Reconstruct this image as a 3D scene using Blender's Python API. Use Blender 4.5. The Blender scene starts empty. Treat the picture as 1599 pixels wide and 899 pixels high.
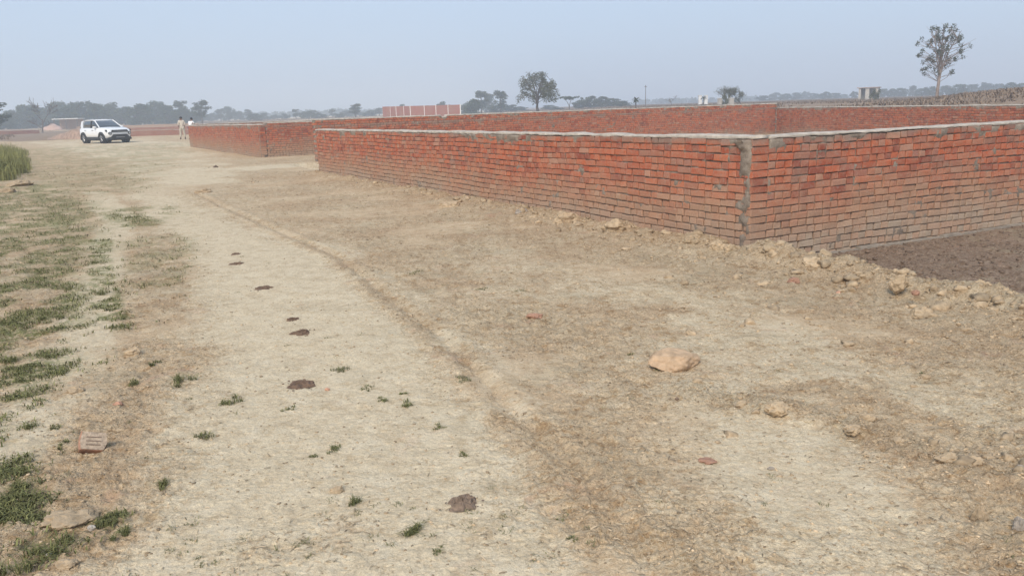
import bpy, bmesh, math, random
import numpy as np
from mathutils import Vector, Matrix
R = math.radians
rng = random.Random(7); nrg = np.random.RandomState(11)
sc = bpy.context.scene
col = sc.collection

# ---------------------------------------------------------------- camera
F = 1270.0; EYE = 1.6                       # focal length in photo pixels, eye height in metres
ROLL = math.atan(0.0317)
PITCH = math.atan((449.5-168.4)*math.cos(ROLL)/F)
fw = np.array([0, math.cos(PITCH), -math.sin(PITCH)]); r0 = np.array([1., 0, 0]); u0 = np.cross(r0, fw)
RT = math.cos(ROLL)*r0-math.sin(ROLL)*u0; UP = math.sin(ROLL)*r0+math.cos(ROLL)*u0
cam = bpy.data.cameras.new("camera"); co = bpy.data.objects.new("camera", cam); col.objects.link(co)
m = Matrix.Identity(4)
for i in range(3):
    m[i][0] = RT[i]; m[i][1] = UP[i]; m[i][2] = -fw[i]
m[0][3] = 0; m[1][3] = 0; m[2][3] = EYE
co.matrix_world = m
cam.sensor_width = 36; cam.lens = F/1599*36; cam.clip_start = 0.05; cam.clip_end = 9000
sc.camera = co

def at(x, y, z=0.0):
    """world point on the level plane z that the photo shows at pixel x, y"""
    v = fw+RT*(x-799.5)/F-UP*(y-449.5)/F
    t = (z-EYE)/v[2]
    return np.array([v[0]*t, v[1]*t, z])
def proj(q):
    v = np.array(q, float)-[0, 0, EYE]; k = v@fw
    return 799.5+F*(v@RT)/k, 449.5-F*(v@UP)/k
def ztop(P, y):
    """height over P at which a vertical there reaches pixel row y"""
    a, b = -5.0, 30.0
    for _ in range(50):
        c = (a+b)/2
        if proj([P[0], P[1], c])[1] > y: a = c
        else: b = c
    return (a+b)/2
def far(x, D):
    """ground position D metres out along the bearing the photo shows at column x on the horizon"""
    yh = 168.4-(x-800)*0.0317
    v = fw+RT*(x-799.5)/F-UP*(yh-449.5)/F
    v = v[:2]/np.linalg.norm(v[:2])
    return v*D

# ---------------------------------------------------------------- world, sun, exposure
w = bpy.data.worlds.new("World"); sc.world = w; w.use_nodes = True
nt = w.node_tree; nt.nodes.clear()
SUN_EL, SUN_AZ = 42, 198          # azimuth clockwise from +Y
out = nt.nodes.new('ShaderNodeOutputWorld'); bg = nt.nodes.new('ShaderNodeBackground')
sky = nt.nodes.new('ShaderNodeTexSky'); sky.sky_type = 'NISHITA'; sky.sun_disc = False
sky.sun_elevation = R(SUN_EL); sky.sun_rotation = R(SUN_AZ); sky.dust_density = 3.0; sky.ozone_density = 3.0; sky.air_density = 1.0
mx = nt.nodes.new('ShaderNodeMix'); mx.data_type = 'RGBA'; mx.inputs[0].default_value = 0.72
mx.inputs[7].default_value = (4.3, 5.5, 7.2, 1)      # high thin overcast veil
nt.links.new(sky.outputs[0], mx.inputs[6]); nt.links.new(mx.outputs[2], bg.inputs[0]); nt.links.new(bg.outputs[0], out.inputs[0])
bg.inputs[1].default_value = 0.1
sl = bpy.data.lights.new("sun", 'SUN'); so = bpy.data.objects.new("sun", sl); col.objects.link(so)
sl.energy = 2.2; sl.angle = R(24); sl.color = (1.0, 0.90, 0.78)
sd = Vector((math.sin(R(SUN_AZ))*math.cos(R(SUN_EL)), math.cos(R(SUN_AZ))*math.cos(R(SUN_EL)), math.sin(R(SUN_EL))))
so.rotation_euler = sd.to_track_quat('Z', 'Y').to_euler(); so.location = (0, 0, 50)
sc.view_settings.view_transform = 'Standard'; sc.view_settings.look = 'None'; sc.view_settings.gamma = 1
sc.view_settings.exposure = 0.54
sc.cycles.volume_bounces = 1; sc.cycles.max_bounces = 6; sc.cycles.use_denoising = True

# ---------------------------------------------------------------- helpers
def tag(o, label=None, cat=None, group=None, kind=None):
    if label: o['label'] = label
    if cat: o['category'] = cat
    if group: o['group'] = group
    if kind: o['kind'] = kind
    return o
def mesh(name, v, f, mat, smooth=False, attr=None):
    me = bpy.data.meshes.new(name)
    v = np.asarray(v, np.float32)
    if isinstance(f, np.ndarray):
        n, k = f.shape
        me.vertices.add(len(v)); me.vertices.foreach_set('co', v.ravel())
        me.loops.add(n*k); me.loops.foreach_set('vertex_index', f.astype(np.int32).ravel())
        me.polygons.add(n); me.polygons.foreach_set('loop_start', np.arange(0, n*k, k, dtype=np.int32))
        me.polygons.foreach_set('loop_total', np.full(n, k, np.int32))
        me.update(calc_edges=True)
    else:
        me.from_pydata([tuple(map(float, p)) for p in v], [], f); me.update()
    if smooth: me.polygons.foreach_set('use_smooth', np.ones(len(me.polygons), bool))
    if attr is not None:
        a = me.color_attributes.new('mask', 'FLOAT_COLOR', 'POINT')
        a.data.foreach_set('color', np.asarray(attr, np.float32).ravel())
    if mat: me.materials.append(mat)
    return me
def link(name, me, parent=None, loc=None):
    o = bpy.data.objects.new(name, me); col.objects.link(o)
    if parent: o.parent = parent
    if loc is not None: o.location = tuple(map(float, loc))
    return o
def empty(name, loc=(0, 0, 0), rz=0):
    o = bpy.data.objects.new(name, None); col.objects.link(o)
    o.location = tuple(map(float, loc)); o.rotation_euler = (0, 0, rz); o.empty_display_size = 0.1
    return o
class MB:
    def __init__(s): s.v = []; s.f = []
    def add(s, v, f):
        n = len(s.v); s.v += [tuple(map(float, p)) for p in v]; s.f += [tuple(i+n for i in q) for q in f]
    def box(s, x0, x1, y0, y1, z0, z1):
        s.add([(x, y, z) for z in (z0, z1) for x, y in ((x0, y0), (x1, y0), (x1, y1), (x0, y1))],
              [(3, 2, 1, 0), (4, 5, 6, 7), (0, 1, 5, 4), (1, 2, 6, 5), (2, 3, 7, 6), (3, 0, 4, 7)])
    def tube(s, pts, rad, k=6, cap=True):
        pts = [Vector(tuple(map(float, p))) for p in pts]; n0 = len(s.v)
        for i, p in enumerate(pts):
            d = (pts[min(i+1, len(pts)-1)]-pts[max(i-1, 0)])
            d = d.normalized() if d.length > 1e-9 else Vector((0, 0, 1))
            a = d.orthogonal().normalized() if i == 0 else (a-d*a.dot(d)).normalized()
            b = d.cross(a)
            r = rad[i] if hasattr(rad, '__len__') else rad
            for j in range(k):
                t = 2*math.pi*j/k; s.v.append(tuple(p+(a*math.cos(t)+b*math.sin(t))*r))
        for i in range(len(pts)-1):
            for j in range(k):
                s.f.append((n0+i*k+j, n0+i*k+(j+1) % k, n0+(i+1)*k+(j+1) % k, n0+(i+1)*k+j))
        if cap:
            s.f.append(tuple(n0+j for j in range(k))[::-1]); s.f.append(tuple(n0+(len(pts)-1)*k+j for j in range(k)))
    def loft(s, secs, close=False, cap=True):
        n0 = len(s.v); k = len(secs[0])
        for q in secs: s.v += [tuple(map(float, p)) for p in q]
        for i in range(len(secs)-1):
            for j in range(k if close else k-1):
                s.f.append((n0+i*k+j, n0+i*k+(j+1) % k, n0+(i+1)*k+(j+1) % k, n0+(i+1)*k+j))
        if cap:
            s.f.append(tuple(n0+j for j in range(k))[::-1]); s.f.append(tuple(n0+(len(secs)-1)*k+j for j in range(k)))
    def build(s, name, mat, parent=None, smooth=False, loc=None):
        return link(name, mesh(name, s.v, s.f, mat, smooth), parent, loc)

# numpy value noise
def _h(ix, iy, iz, seed):
    n = (ix*374761393+iy*668265263+iz*1274126177+seed*974634777) & 0xffffffff
    n = ((n ^ (n >> 13))*1274126177) & 0xffffffff
    n = (n ^ (n >> 16)) & 0xffffffff
    return n/4294967295.0
def vn(x, y, seed=0):
    x = np.asarray(x, float); y = np.asarray(y, float)
    fx = np.floor(x); fy = np.floor(y); ix = fx.astype(np.int64); iy = fy.astype(np.int64)
    u = x-fx; v = y-fy; u = u*u*u*(u*(u*6-15)+10); v = v*v*v*(v*(v*6-15)+10)
    a = _h(ix, iy, 0, seed); b = _h(ix+1, iy, 0, seed); c = _h(ix, iy+1, 0, seed); d = _h(ix+1, iy+1, 0, seed)
    return (a*(1-u)+b*u)*(1-v)+(c*(1-u)+d*u)*v*1.0
def fbm(x, y, f, o=3, seed=0, g=0.5):
    s = 0; a = 1; t = 0
    ca, sa = math.cos(0.6), math.sin(0.6)
    for i in range(o):
        s = s+a*vn(x*f, y*f, seed+i*17); t += a; a *= g; f *= 2.07
        x, y = x*ca-y*sa, x*sa+y*ca
    return s/t
def billow(x, y, f, o=3, seed=0):
    s = 0; a = 1; t = 0
    for i in range(o):
        s = s+a*np.abs(vn(x*f, y*f, seed+i*13)*2-1); t += a; a *= 0.55; f *= 2.1
    return 1-s/t
def ss(a, b, x):
    t = np.clip((x-a)/(b-a), 0, 1); return t*t*(3-2*t)
def pdist(x, y, P, W=None):
    """distance to a polyline (and signed side, and width interpolated along it)"""
    best = np.full(np.shape(x), 1e9); side = np.zeros(np.shape(x)); wd = np.zeros(np.shape(x))
    for i in range(len(P)-1):
        a = P[i]; b = P[i+1]; dx, dy = b[0]-a[0], b[1]-a[1]; L = dx*dx+dy*dy
        t = np.clip(((x-a[0])*dx+(y-a[1])*dy)/L, 0, 1)
        d = np.hypot(x-a[0]-t*dx, y-a[1]-t*dy)
        m_ = d < best; best = np.where(m_, d, best)
        side = np.where(m_, np.sign((x-a[0])*dy-(y-a[1])*dx), side)
        if W is not None: wd = np.where(m_, W[i]*(1-t)+W[i+1]*t, wd)
    return best, side, wd

# ---------------------------------------------------------------- materials
def newmat(name):
    m_ = bpy.data.materials.new(name); m_.use_nodes = True
    n = m_.node_tree; b = n.nodes['Principled BSDF']
    return m_, n, b
def N(n, t, **k):
    q = n.nodes.new(t)
    for a, v in k.items():
        if isinstance(a, str) and hasattr(q, a): setattr(q, a, v)
    return q
def ramp(n, src, stops):
    r = n.nodes.new('ShaderNodeValToRGB'); e = r.color_ramp.elements
    while len(e) > 1: e.remove(e[0])
    e[0].position = stops[0][0]; e[0].color = (*stops[0][1], 1)
    for p, c in stops[1:]:
        q = e.new(p); q.color = (*c, 1)
    n.links.new(src, r.inputs[0]); return r.outputs[0]
def mix(n, f, a, b, mode='MIX'):
    q = n.nodes.new('ShaderNodeMix'); q.data_type = 'RGBA'; q.blend_type = mode
    for s, v in ((q.inputs[0], f), (q.inputs[6], a), (q.inputs[7], b)):
        if isinstance(v, (int, float)): s.default_value = v
        elif isinstance(v, tuple): s.default_value = (*v, 1)
        else: n.links.new(v, s)
    return q.outputs[2]
def mth(n, op, a, b=None, c=None):
    q = n.nodes.new('ShaderNodeMath'); q.operation = op
    for i, v in enumerate((a, b, c)):
        if v is None: continue
        if isinstance(v, (int, float)): q.inputs[i].default_value = v
        else: n.links.new(v, q.inputs[i])
    return q.outputs[0]
def mr(n, v, a, b, c=0, d=1):
    q = n.nodes.new('ShaderNodeMapRange'); n.links.new(v, q.inputs[0])
    for i, t in enumerate((a, b, c, d)): q.inputs[i+1].default_value = t
    return q.outputs[0]
def noise(n, scale, detail=3, rough=0.55, vec=None, dist=0):
    q = n.nodes.new('ShaderNodeTexNoise'); q.inputs['Scale'].default_value = scale; q.inputs['Detail'].default_value = detail
    q.inputs['Roughness'].default_value = rough; q.inputs['Distortion'].default_value = dist
    if vec is not None: n.links.new(vec, q.inputs[0])
    return q.outputs[0]
def geo(n): return n.nodes.new('ShaderNodeNewGeometry')
def bump(n, b, h, s=0.5, d=0.01):
    q = n.nodes.new('ShaderNodeBump'); q.inputs['Strength'].default_value = s; q.inputs['Distance'].default_value = d
    n.links.new(h, q.inputs['Height']); n.links.new(q.outputs[0], b.inputs['Normal'])
def simple(name, c, rough=0.8, var=0.25, scale=6, metal=0, bs=0.0, per=0.0, coat=0):
    m_, n, b = newmat(name); g = geo(n)
    t = noise(n, scale, 4, 0.6, g.outputs['Position'])
    lo = tuple(x*(1-var) for x in c); hi = tuple(min(1, x*(1+var)) for x in c)
    cc = ramp(n, t, [(0.3, lo), (0.7, hi)])
    if per:
        oi = n.nodes.new('ShaderNodeObjectInfo'); r = mth(n, 'FRACT', mth(n, 'ADD', oi.outputs['Random'], g.outputs['Random Per Island']))
        cc = mix(n, 1.0, cc, ramp(n, r, [(0, (1-per,)*3), (1, (1+per,)*3)]), 'MULTIPLY')
    n.links.new(cc, b.inputs['Base Color']); b.inputs['Roughness'].default_value = rough; b.inputs['Metallic'].default_value = metal
    b.inputs['Specular IOR Level'].default_value = 0.3
    if coat: b.inputs['Coat Weight'].default_value = coat
    if bs: bump(n, b, t, bs, 0.01)
    return m_

def mat_ground():
    m_, n, b = newmat('earth'); g = geo(n); P = g.outputs['Position']
    a = n.nodes.new('ShaderNodeVertexColor'); a.layer_name = 'mask'
    s = n.nodes.new('ShaderNodeSeparateColor'); n.links.new(a.outputs[0], s.inputs[0])
    pale, green, dark, rough = s.outputs[0], s.outputs[1], s.outputs[2], a.outputs[1]
    n1 = noise(n, 0.9, 4, 0.6, P); n2 = noise(n, 6, 5, 0.65, P, 0.6); n3 = noise(n, 38, 5, 0.7, P); n4 = noise(n, 190, 3, 0.7, P); n5 = noise(n, 17, 4, 0.65, P, 1.2)
    soil = ramp(n, n2, [(0.30, (0.455, 0.35, 0.235)), (0.5, (0.59, 0.478, 0.332)), (0.68, (0.66, 0.556, 0.405))])
    dust = ramp(n, n2, [(0.28, (0.52, 0.43, 0.305)), (0.5, (0.635, 0.538, 0.388)), (0.72, (0.69, 0.603, 0.458))])
    soil = mix(n, mr(n, n1, 0.35, 0.7, 0, 0.55), soil, (0.44, 0.29, 0.175))
    # wear of the dust skin follows fine noise at its edge
    pm = mth(n, 'ADD', pale, mth(n, 'MULTIPLY', mth(n, 'SUBTRACT', n5, 0.5), 1.5))
    c = mix(n, mr(n, pm, 0.25, 0.75), soil, dust)
    gm = mth(n, 'MULTIPLY', green, mr(n, n5, 0.38, 0.53, 0, .92))
    c = mix(n, gm, c, ramp(n, n3, [(0.3, (0.12, 0.14, 0.05)), (0.7, (0.25, 0.255, 0.11))]))
    dk = ramp(n, n5, [(0.3, (0.19, 0.135, 0.098)), (0.52, (0.31, 0.23, 0.175)), (0.7, (0.42, 0.325, 0.25))])
    dm = mth(n, 'ADD', dark, mth(n, 'MULTIPLY', mth(n, 'SUBTRACT', n2, 0.5), 0.5))
    c = mix(n, mr(n, dm, 0.4, 0.62), c, dk)
    # straw bits and grit
    st = n.nodes.new('ShaderNodeTexNoise'); mp = n.nodes.new('ShaderNodeMapping'); n.links.new(P, mp.inputs[0]); mp.inputs['Scale'].default_value = (35, 150, 60)
    mp.inputs['Rotation'].default_value = (0, 0, 0.5); n.links.new(mp.outputs[0], st.inputs[0]); st.inputs['Scale'].default_value = 1; st.inputs['Detail'].default_value = 3; st.inputs['Distortion'].default_value = 1.5
    c = mix(n, mth(n, 'MULTIPLY', mr(n, st.outputs[0], 0.60, 0.70), 0.45), c, (0.60, 0.52, 0.36))
    c = mix(n, mth(n, 'MULTIPLY', mr(n, st.outputs[0], 0.40, 0.30), 0.5), c, (0.22, 0.155, 0.10))
    c = mix(n, mr(n, n3, 0.30, 0.70, 0.0, 1), c, mix(n, 1.0, c, (1.22, 1.2, 1.15), 'MULTIPLY'))
    c = mix(n, mr(n, n4, 0.66, 0.46, 0.0, 0.42), c, mix(n, 1.0, c, (0.55, 0.5, 0.42), 'MULTIPLY'))
    n6 = noise(n, 11, 6, 0.72, P, 0.9); n7 = noise(n, 70, 4, 0.75, P, 0.5)
    rgh = mr(n, rough, 0.1, 0.55, 0.42, 1.0)
    c = mix(n, mth(n, 'MULTIPLY', mr(n, n6, 0.49, 0.38, 0.0, 0.85), rgh), c, mix(n, 1.0, c, (0.70, 0.61, 0.51), 'MULTIPLY'))
    c = mix(n, mth(n, 'MULTIPLY', mr(n, n7, 0.46, 0.36, 0.0, 0.75), rgh), c, mix(n, 1.0, c, (0.55, 0.47, 0.38), 'MULTIPLY'))
    c = mix(n, mth(n, 'MULTIPLY', mr(n, n7, 0.54, 0.62, 0.0, 0.85), rgh), c, mix(n, 1.0, c, (1.3, 1.28, 1.22), 'MULTIPLY'))
    n9 = noise(n, 2.6, 4, 0.7, P, 0.8)
    c = mix(n, mth(n, 'MULTIPLY', mr(n, n9, 0.60, 0.72, 0.0, 0.5), rgh), c, (0.50, 0.31, 0.21))
    # drier grey-green film of old weeds in places
    n8 = noise(n, 1.7, 5, 0.7, P, 0.4)
    c = mix(n, mth(n, 'MULTIPLY', mr(n, n8, 0.54, 0.66, 0.0, 0.4), rgh), c, (0.40, 0.335, 0.225))
    n.links.new(c, b.inputs['Base Color']); b.inputs['Roughness'].default_value = 0.95; b.inputs['Specular IOR Level'].default_value = 0.1
    h = mth(n, 'ADD', mth(n, 'MULTIPLY', n3, 1.0), mth(n, 'ADD', mth(n, 'MULTIPLY', n4, 0.35), mth(n, 'MULTIPLY', n5, 1.2)))
    q = n.nodes.new('ShaderNodeBump'); q.inputs['Distance'].default_value = 0.022; n.links.new(h, q.inputs['Height'])
    n.links.new(mr(n, rough, 0, 1, 0.45, 1.0), q.inputs['Strength']); n.links.new(q.outputs[0], b.inputs['Normal'])
    return m_
def mat_brick(name='brick_clay', grey=0.0, mud=1.0):
    m_, n, b = newmat(name); g = geo(n); P = g.outputs['Position']
    oi = n.nodes.new('ShaderNodeObjectInfo')
    r = mth(n, 'FRACT', mth(n, 'ADD', mth(n, 'MULTIPLY', oi.outputs['Random'], 7.13), g.outputs['Random Per Island']))
    r2 = mth(n, 'FRACT', mth(n, 'MULTIPLY', r, 37.7))
    c = ramp(n, r, [(0.0, (0.27, 0.075, 0.05)), (0.22, (0.41, 0.105, 0.055)), (0.45, (0.53, 0.15, 0.070)), (0.62, (0.47, 0.13, 0.066)), (0.78, (0.46, 0.175, 0.10)), (0.88, (0.33, 0.12, 0.085)), (0.94, (0.50, 0.27, 0.18)), (1.0, (0.24, 0.09, 0.07))])
    sep = n.nodes.new('ShaderNodeSeparateXYZ'); n.links.new(P, sep.inputs[0]); z = sep.outputs[2]
    big = noise(n, 0.9, 3, 0.6, P); n2 = noise(n, 9, 4, 0.65, P); n3 = noise(n, 60, 4, 0.7, P)
    c = mix(n, mr(n, n2, 0.36, 0.64, 0, 0.45), c, (0.46, 0.255, 0.17))
    c = mix(n, mr(n, noise(n, 24, 5, 0.75, P, 0.6), 0.52, 0.66, 0, 0.5), c, (0.36, 0.29, 0.235))
    zz = mth(n, 'ADD', mth(n, 'ADD', z, mth(n, 'MULTIPLY', mth(n, 'SUBTRACT', big, 0.5), 0.7)), mth(n, 'MULTIPLY', mth(n, 'SUBTRACT', r2, 0.5), 0.16))
    # splashed mud and salt on the lower courses
    c = mix(n, mr(n, zz, 0.78, 0.32, 0, 0.72*mud), c, (0.43, 0.29, 0.19))
    c = mix(n, mth(n, 'MULTIPLY', mr(n, zz, 0.30, 0.10, 0, 0.8), mr(n, r2, 0.2, 0.8, 0.45, 1)), c, (0.40, 0.33, 0.25))
    # cement smears under the cap
    zt = mth(n, 'ADD', z, mth(n, 'MULTIPLY', mth(n, 'SUBTRACT', noise(n, 2.2, 3, 0.6, P), 0.5), 0.45))
    c = mix(n, mth(n, 'MULTIPLY', mr(n, zt, 1.10, 1.20, 0, 0.75), mr(n, z, 1.215, 1.235, 1, 0)), c, (0.29, 0.225, 0.18))
    c = mix(n, mr(n, n3, 0.62, 0.42, 0, 0.35), c, mix(n, 1.0, c, (0.55, 0.5, 0.5), 'MULTIPLY'))
    if grey: c = mix(n, grey, c, (0.30, 0.20, 0.17))
    n.links.new(c, b.inputs['Base Color']); b.inputs['Roughness'].default_value = 0.92; b.inputs['Specular IOR Level'].default_value = 0.15
    bump(n, b, mth(n, 'ADD', n2, mth(n, 'MULTIPLY', n3, 0.4)), 0.6, 0.008)
    return m_
def mat_mortar():
    m_, n, b = newmat('mortar_joint'); g = geo(n); P = g.outputs['Position']
    sep = n.nodes.new('ShaderNodeSeparateXYZ'); n.links.new(P, sep.inputs[0]); z = sep.outputs[2]
    n2 = noise(n, 8, 4, 0.65, P); n3 = noise(n, 70, 3, 0.7, P)
    c = ramp(n, n2, [(0.3, (0.17, 0.13, 0.10)), (0.55, (0.32, 0.265, 0.21)), (0.75, (0.42, 0.36, 0.29))])
    c = mix(n, mr(n, z, 0.6, 0.15, 0, 0.5), c, (0.19, 0.145, 0.11))
    c = mix(n, mr(n, n3, 0.6, 0.4, 0, 0.4), c, mix(n, 1.0, c, (0.55,)*3, 'MULTIPLY'))
    n.links.new(c, b.inputs['Base Color']); b.inputs['Roughness'].default_value = 0.95; b.inputs['Specular IOR Level'].default_value = 0.1
    bump(n, b, mth(n, 'ADD', n2, n3), 0.8, 0.01)
    return m_
M = {}
M['ground'] = mat_ground(); M['brick'] = mat_brick(); M['brickred'] = mat_brick('brick_clay_red', 0, .15); M['mortar'] = mat_mortar()
M['cap'] = simple('cement_cap', (0.45, 0.40, 0.335), 0.95, 0.28, 9, bs=0.6)
M['footing'] = simple('lean_concrete', (0.30, 0.255, 0.205), 0.95, 0.25, 9, bs=0.6)
M['clod'] = simple('dry_clod', (0.40, 0.30, 0.19), 0.95, 0.3, 22, bs=1.0, per=0.2)
M['crumb'] = simple('dry_crumb', (0.40, 0.30, 0.19), 0.95, 0.35, 9, per=0.45)
M['darkclod'] = simple('damp_clod', (0.17, 0.12, 0.085), 0.95, 0.3, 14, bs=0.7, per=0.25)
M['rock'] = simple('yellow_rock', (0.46, 0.32, 0.20), 0.9, 0.35, 14, bs=0.5)
M['rubble'] = simple('red_rubble', (0.40, 0.225, 0.15), 0.9, 0.25, 30, bs=0.5, per=0.2)
M['dung'] = simple('dung', (0.15, 0.095, 0.062), 0.9, 0.4, 30, bs=0.9)
M['olddung'] = simple('old_dung', (0.20, 0.145, 0.105), 0.95, 0.4, 45, bs=0.9)
def mat_leaf(name, c, per=0.3, trans=0.0):
    m_, n, b = newmat(name); g = geo(n)
    cc = ramp(n, g.outputs['Random Per Island'], [(0, tuple(x*(1-per) for x in c)), (0.6, c), (1, tuple(x*(1+per) for x in c))])
    n.links.new(cc, b.inputs['Base Color']); b.inputs['Roughness'].default_value = 0.9; b.inputs['Specular IOR Level'].default_value = 0.05
    return m_
M['grass'] = mat_leaf('grass_green', (0.165, 0.165, 0.068), 0.45)
M['grass2'] = mat_leaf('grass_faded', (0.20, 0.19, 0.095), 0.35)
M['straw'] = mat_leaf('straw_bits', (0.38, 0.295, 0.195), 0.5)
M['reed'] = mat_leaf('tall_grass', (0.24, 0.235, 0.09), 0.35)
M['leafA'] = mat_leaf('leaf_dark', (0.060, 0.078, 0.038), 0.35)
M['leafB'] = mat_leaf('leaf_olive', (0.10, 0.105, 0.055), 0.35)
M['leafE'] = mat_leaf('leaf_eucalyptus', (0.085, 0.10, 0.07), 0.3)
M['scrub'] = mat_leaf('dry_scrub', (0.25, 0.18, 0.125), 0.25)
M['bark'] = simple('bark', (0.13, 0.10, 0.08), 0.95, 0.25, 5)
M['barkpale'] = simple('bark_pale', (0.27, 0.21, 0.175), 0.95, 0.25, 5)

# ---------------------------------------------------------------- layout taken from the photograph
A = at(498, 271); B = at(1170, 396); zA = ztop(A, 202.5); zB = ztop(B, 214.2)
Bc = at(1167, 392.5)
q = at(1599, 347, -0.1); dBC = (q-B)[:2]; dBC /= np.linalg.norm(dBC)
hAD = 1.41
A2 = at(490, 187.2, hAD); D2 = at(1213, 161.6, hAD)
D = D2.copy(); E_ = at(1599, 163.8, 1.21)
dDC = (E_-D)[:2]; dDC /= np.linalg.norm(dDC)
Mx = np.array([[dBC[0], -dDC[0]], [dBC[1], -dDC[1]]]); tt = np.linalg.solve(Mx, (D-B)[:2]); C_ = np.array([*(B[:2]+dBC*tt[0]), 0])
W2n = at(409, 246.5); z2n = ztop(W2n, 194.6); W2f = at(297, 229.5); z2f = ztop(W2f, 196.2)
print('LAYOUT', A.round(2), B.round(2), C_.round(2), D.round(2), 'z', round(zA, 3), round(zB, 3), 'W2', W2n.round(2), W2f.round(2), round(z2n, 2), round(z2f, 2), A2.round(2))
dAD0 = (D2-A2)[:2]/np.linalg.norm((D2-A2)[:2])
nAB = np.array([(B-A)[1], -(B-A)[0]]); nAB /= np.linalg.norm(nAB)
if nAB@(-A[:2]) < 0: nAB = -nAB                     # towards the road

# ---------------------------------------------------------------- ground
berm = [at(1206, 408), at(1262, 420), at(1330, 430), at(1425, 452), at(1520, 470), at(1610, 492), at(1900, 560)]
rut = [at(*p) for p in ((300, 300), (400, 345), (480, 380), (530, 402), (600, 460), (680, 518), (745, 585), (795, 640), (850, 690), (905, 745), (960, 812), (1030, 899), (1120, 1010))]
rut2 = [at(*p) for p in ((520, 395), (610, 425), (700, 465), (800, 520), (900, 560), (1000, 600))]
ridge = [at(*p) for p in ((1090, 610), (1160, 632), (1230, 640), (1330, 665), (1400, 690), (1500, 722), (1610, 745))]
rows = [(70, 96, 206), (55, 125, 214), (110, 200, 222), (150, 300, 232), (200, 330, 250), (215, 340, 270), (215, 380, 300), (250, 440, 340), (290, 520, 380), (290, 590, 430), (300, 690, 500), (290, 760, 570), (220, 830, 650), (180, 900, 750), (120, 1010, 899), (100, 1100, 1010)]
road = []; roadw = []
for xl, xr, y in rows:
    a_, b_ = at(xl, y), at(xr, y); road.append((a_+b_)/2); roadw.append(np.linalg.norm(a_-b_)/2)
lstrip = [at(*p) for p in ((150, 300), (185, 340), (175, 390), (165, 440), (150, 500), (130, 560), (60, 640), (0, 720))]
sidep = [at(300, 272), at(400, 262), at(495, 256), at(560, 252)]
pales = [(1000, 480, .30, .9), (1080, 500, .3, .9), (1180, 560, .35, .8), (1280, 600, .35, .8), (880, 470, .35, .7), (1150, 740, .22, .9), (1010, 790, .22, .8), (1290, 740, .3, .8), (1100, 850, .25, .7), (1400, 800, .3, .7), (1300, 860, .25, .7), (900, 600, .2, .5), (1500, 600, .3, .5), (980, 560, .25, .6), (760, 445, .5, .6), (640, 420, .5, .5)]
browns_off = [(1,1,.1,0)]; browns = [(250, 420, .35, .9), (260, 400, .4, .8), (860, 490, .3, .8), (850, 560, .2, .6), (720, 560, .12, .5), (960, 700, .2, .5), (1090, 630, .2, .5), (130, 600, .35, .7), (150, 700, .2, .6), (560, 300, 1.2, .7), (320, 298, .8, .7), (470, 480, .15, .3), (540, 830, .14, .5), (420, 860, .14, .4)]
greens = [(20, 350, 1.2, 1), (50, 400, .8, .9), (60, 460, .6, .9), (30, 520, .5, .9), (150, 270, 1.6, .35), (30, 580, .35, .7), (200, 340, .6, .7), (60, 860, .10, 1), (170, 815, .05, .9), (250, 400, .3, .5), (100, 300, 1.5, .3)]
def band(rows_):
    P_, W_ = [], []
    for xl, xr, y in rows_:
        a_, b_ = at(xl, y), at(xr, y); P_.append((a_+b_)/2); W_.append(np.linalg.norm(a_-b_)/2)
    return P_, W_
gbands = [(*band([(-120, 70, 300), (-120, 105, 330), (-120, 125, 370), (-120, 112, 430), (-120, 108, 490), (-120, 95, 550), (-120, 70, 610), (-120, 45, 690), (-120, 40, 760), (-120, 60, 850)]), 1.0),
          (*band([(140, 172, 375), (140, 175, 420), (145, 190, 480), (165, 205, 510)]), .95), (*band([(165, 260, 328), (180, 250, 352)]), .8),
          (*band([(60, 250, 232), (40, 230, 262), (20, 200, 300)]), .40), (*band([(205, 300, 375), (200, 290, 440)]), .40)]
bbands = [(*band([(200, 275, 370), (195, 290, 420), (185, 290, 460), (170, 270, 520)]), .85), (*band([(120, 260, 545), (100, 230, 640), (60, 230, 760), (40, 200, 850)]), .45), (*band([(290, 480, 292), (330, 560, 322), (420, 660, 360)]), .7)]
pbands = [(*band([(1010, 1230, 620), (1010, 1400, 720), (1060, 1500, 800), (1120, 1560, 899), (1150, 1600, 990)]), .75), (*band([(820, 1180, 470), (1000, 1420, 560), (1200, 1650, 640)]), .6), (*band([(640, 900, 410), (700, 1000, 450)]), .5)]
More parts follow.
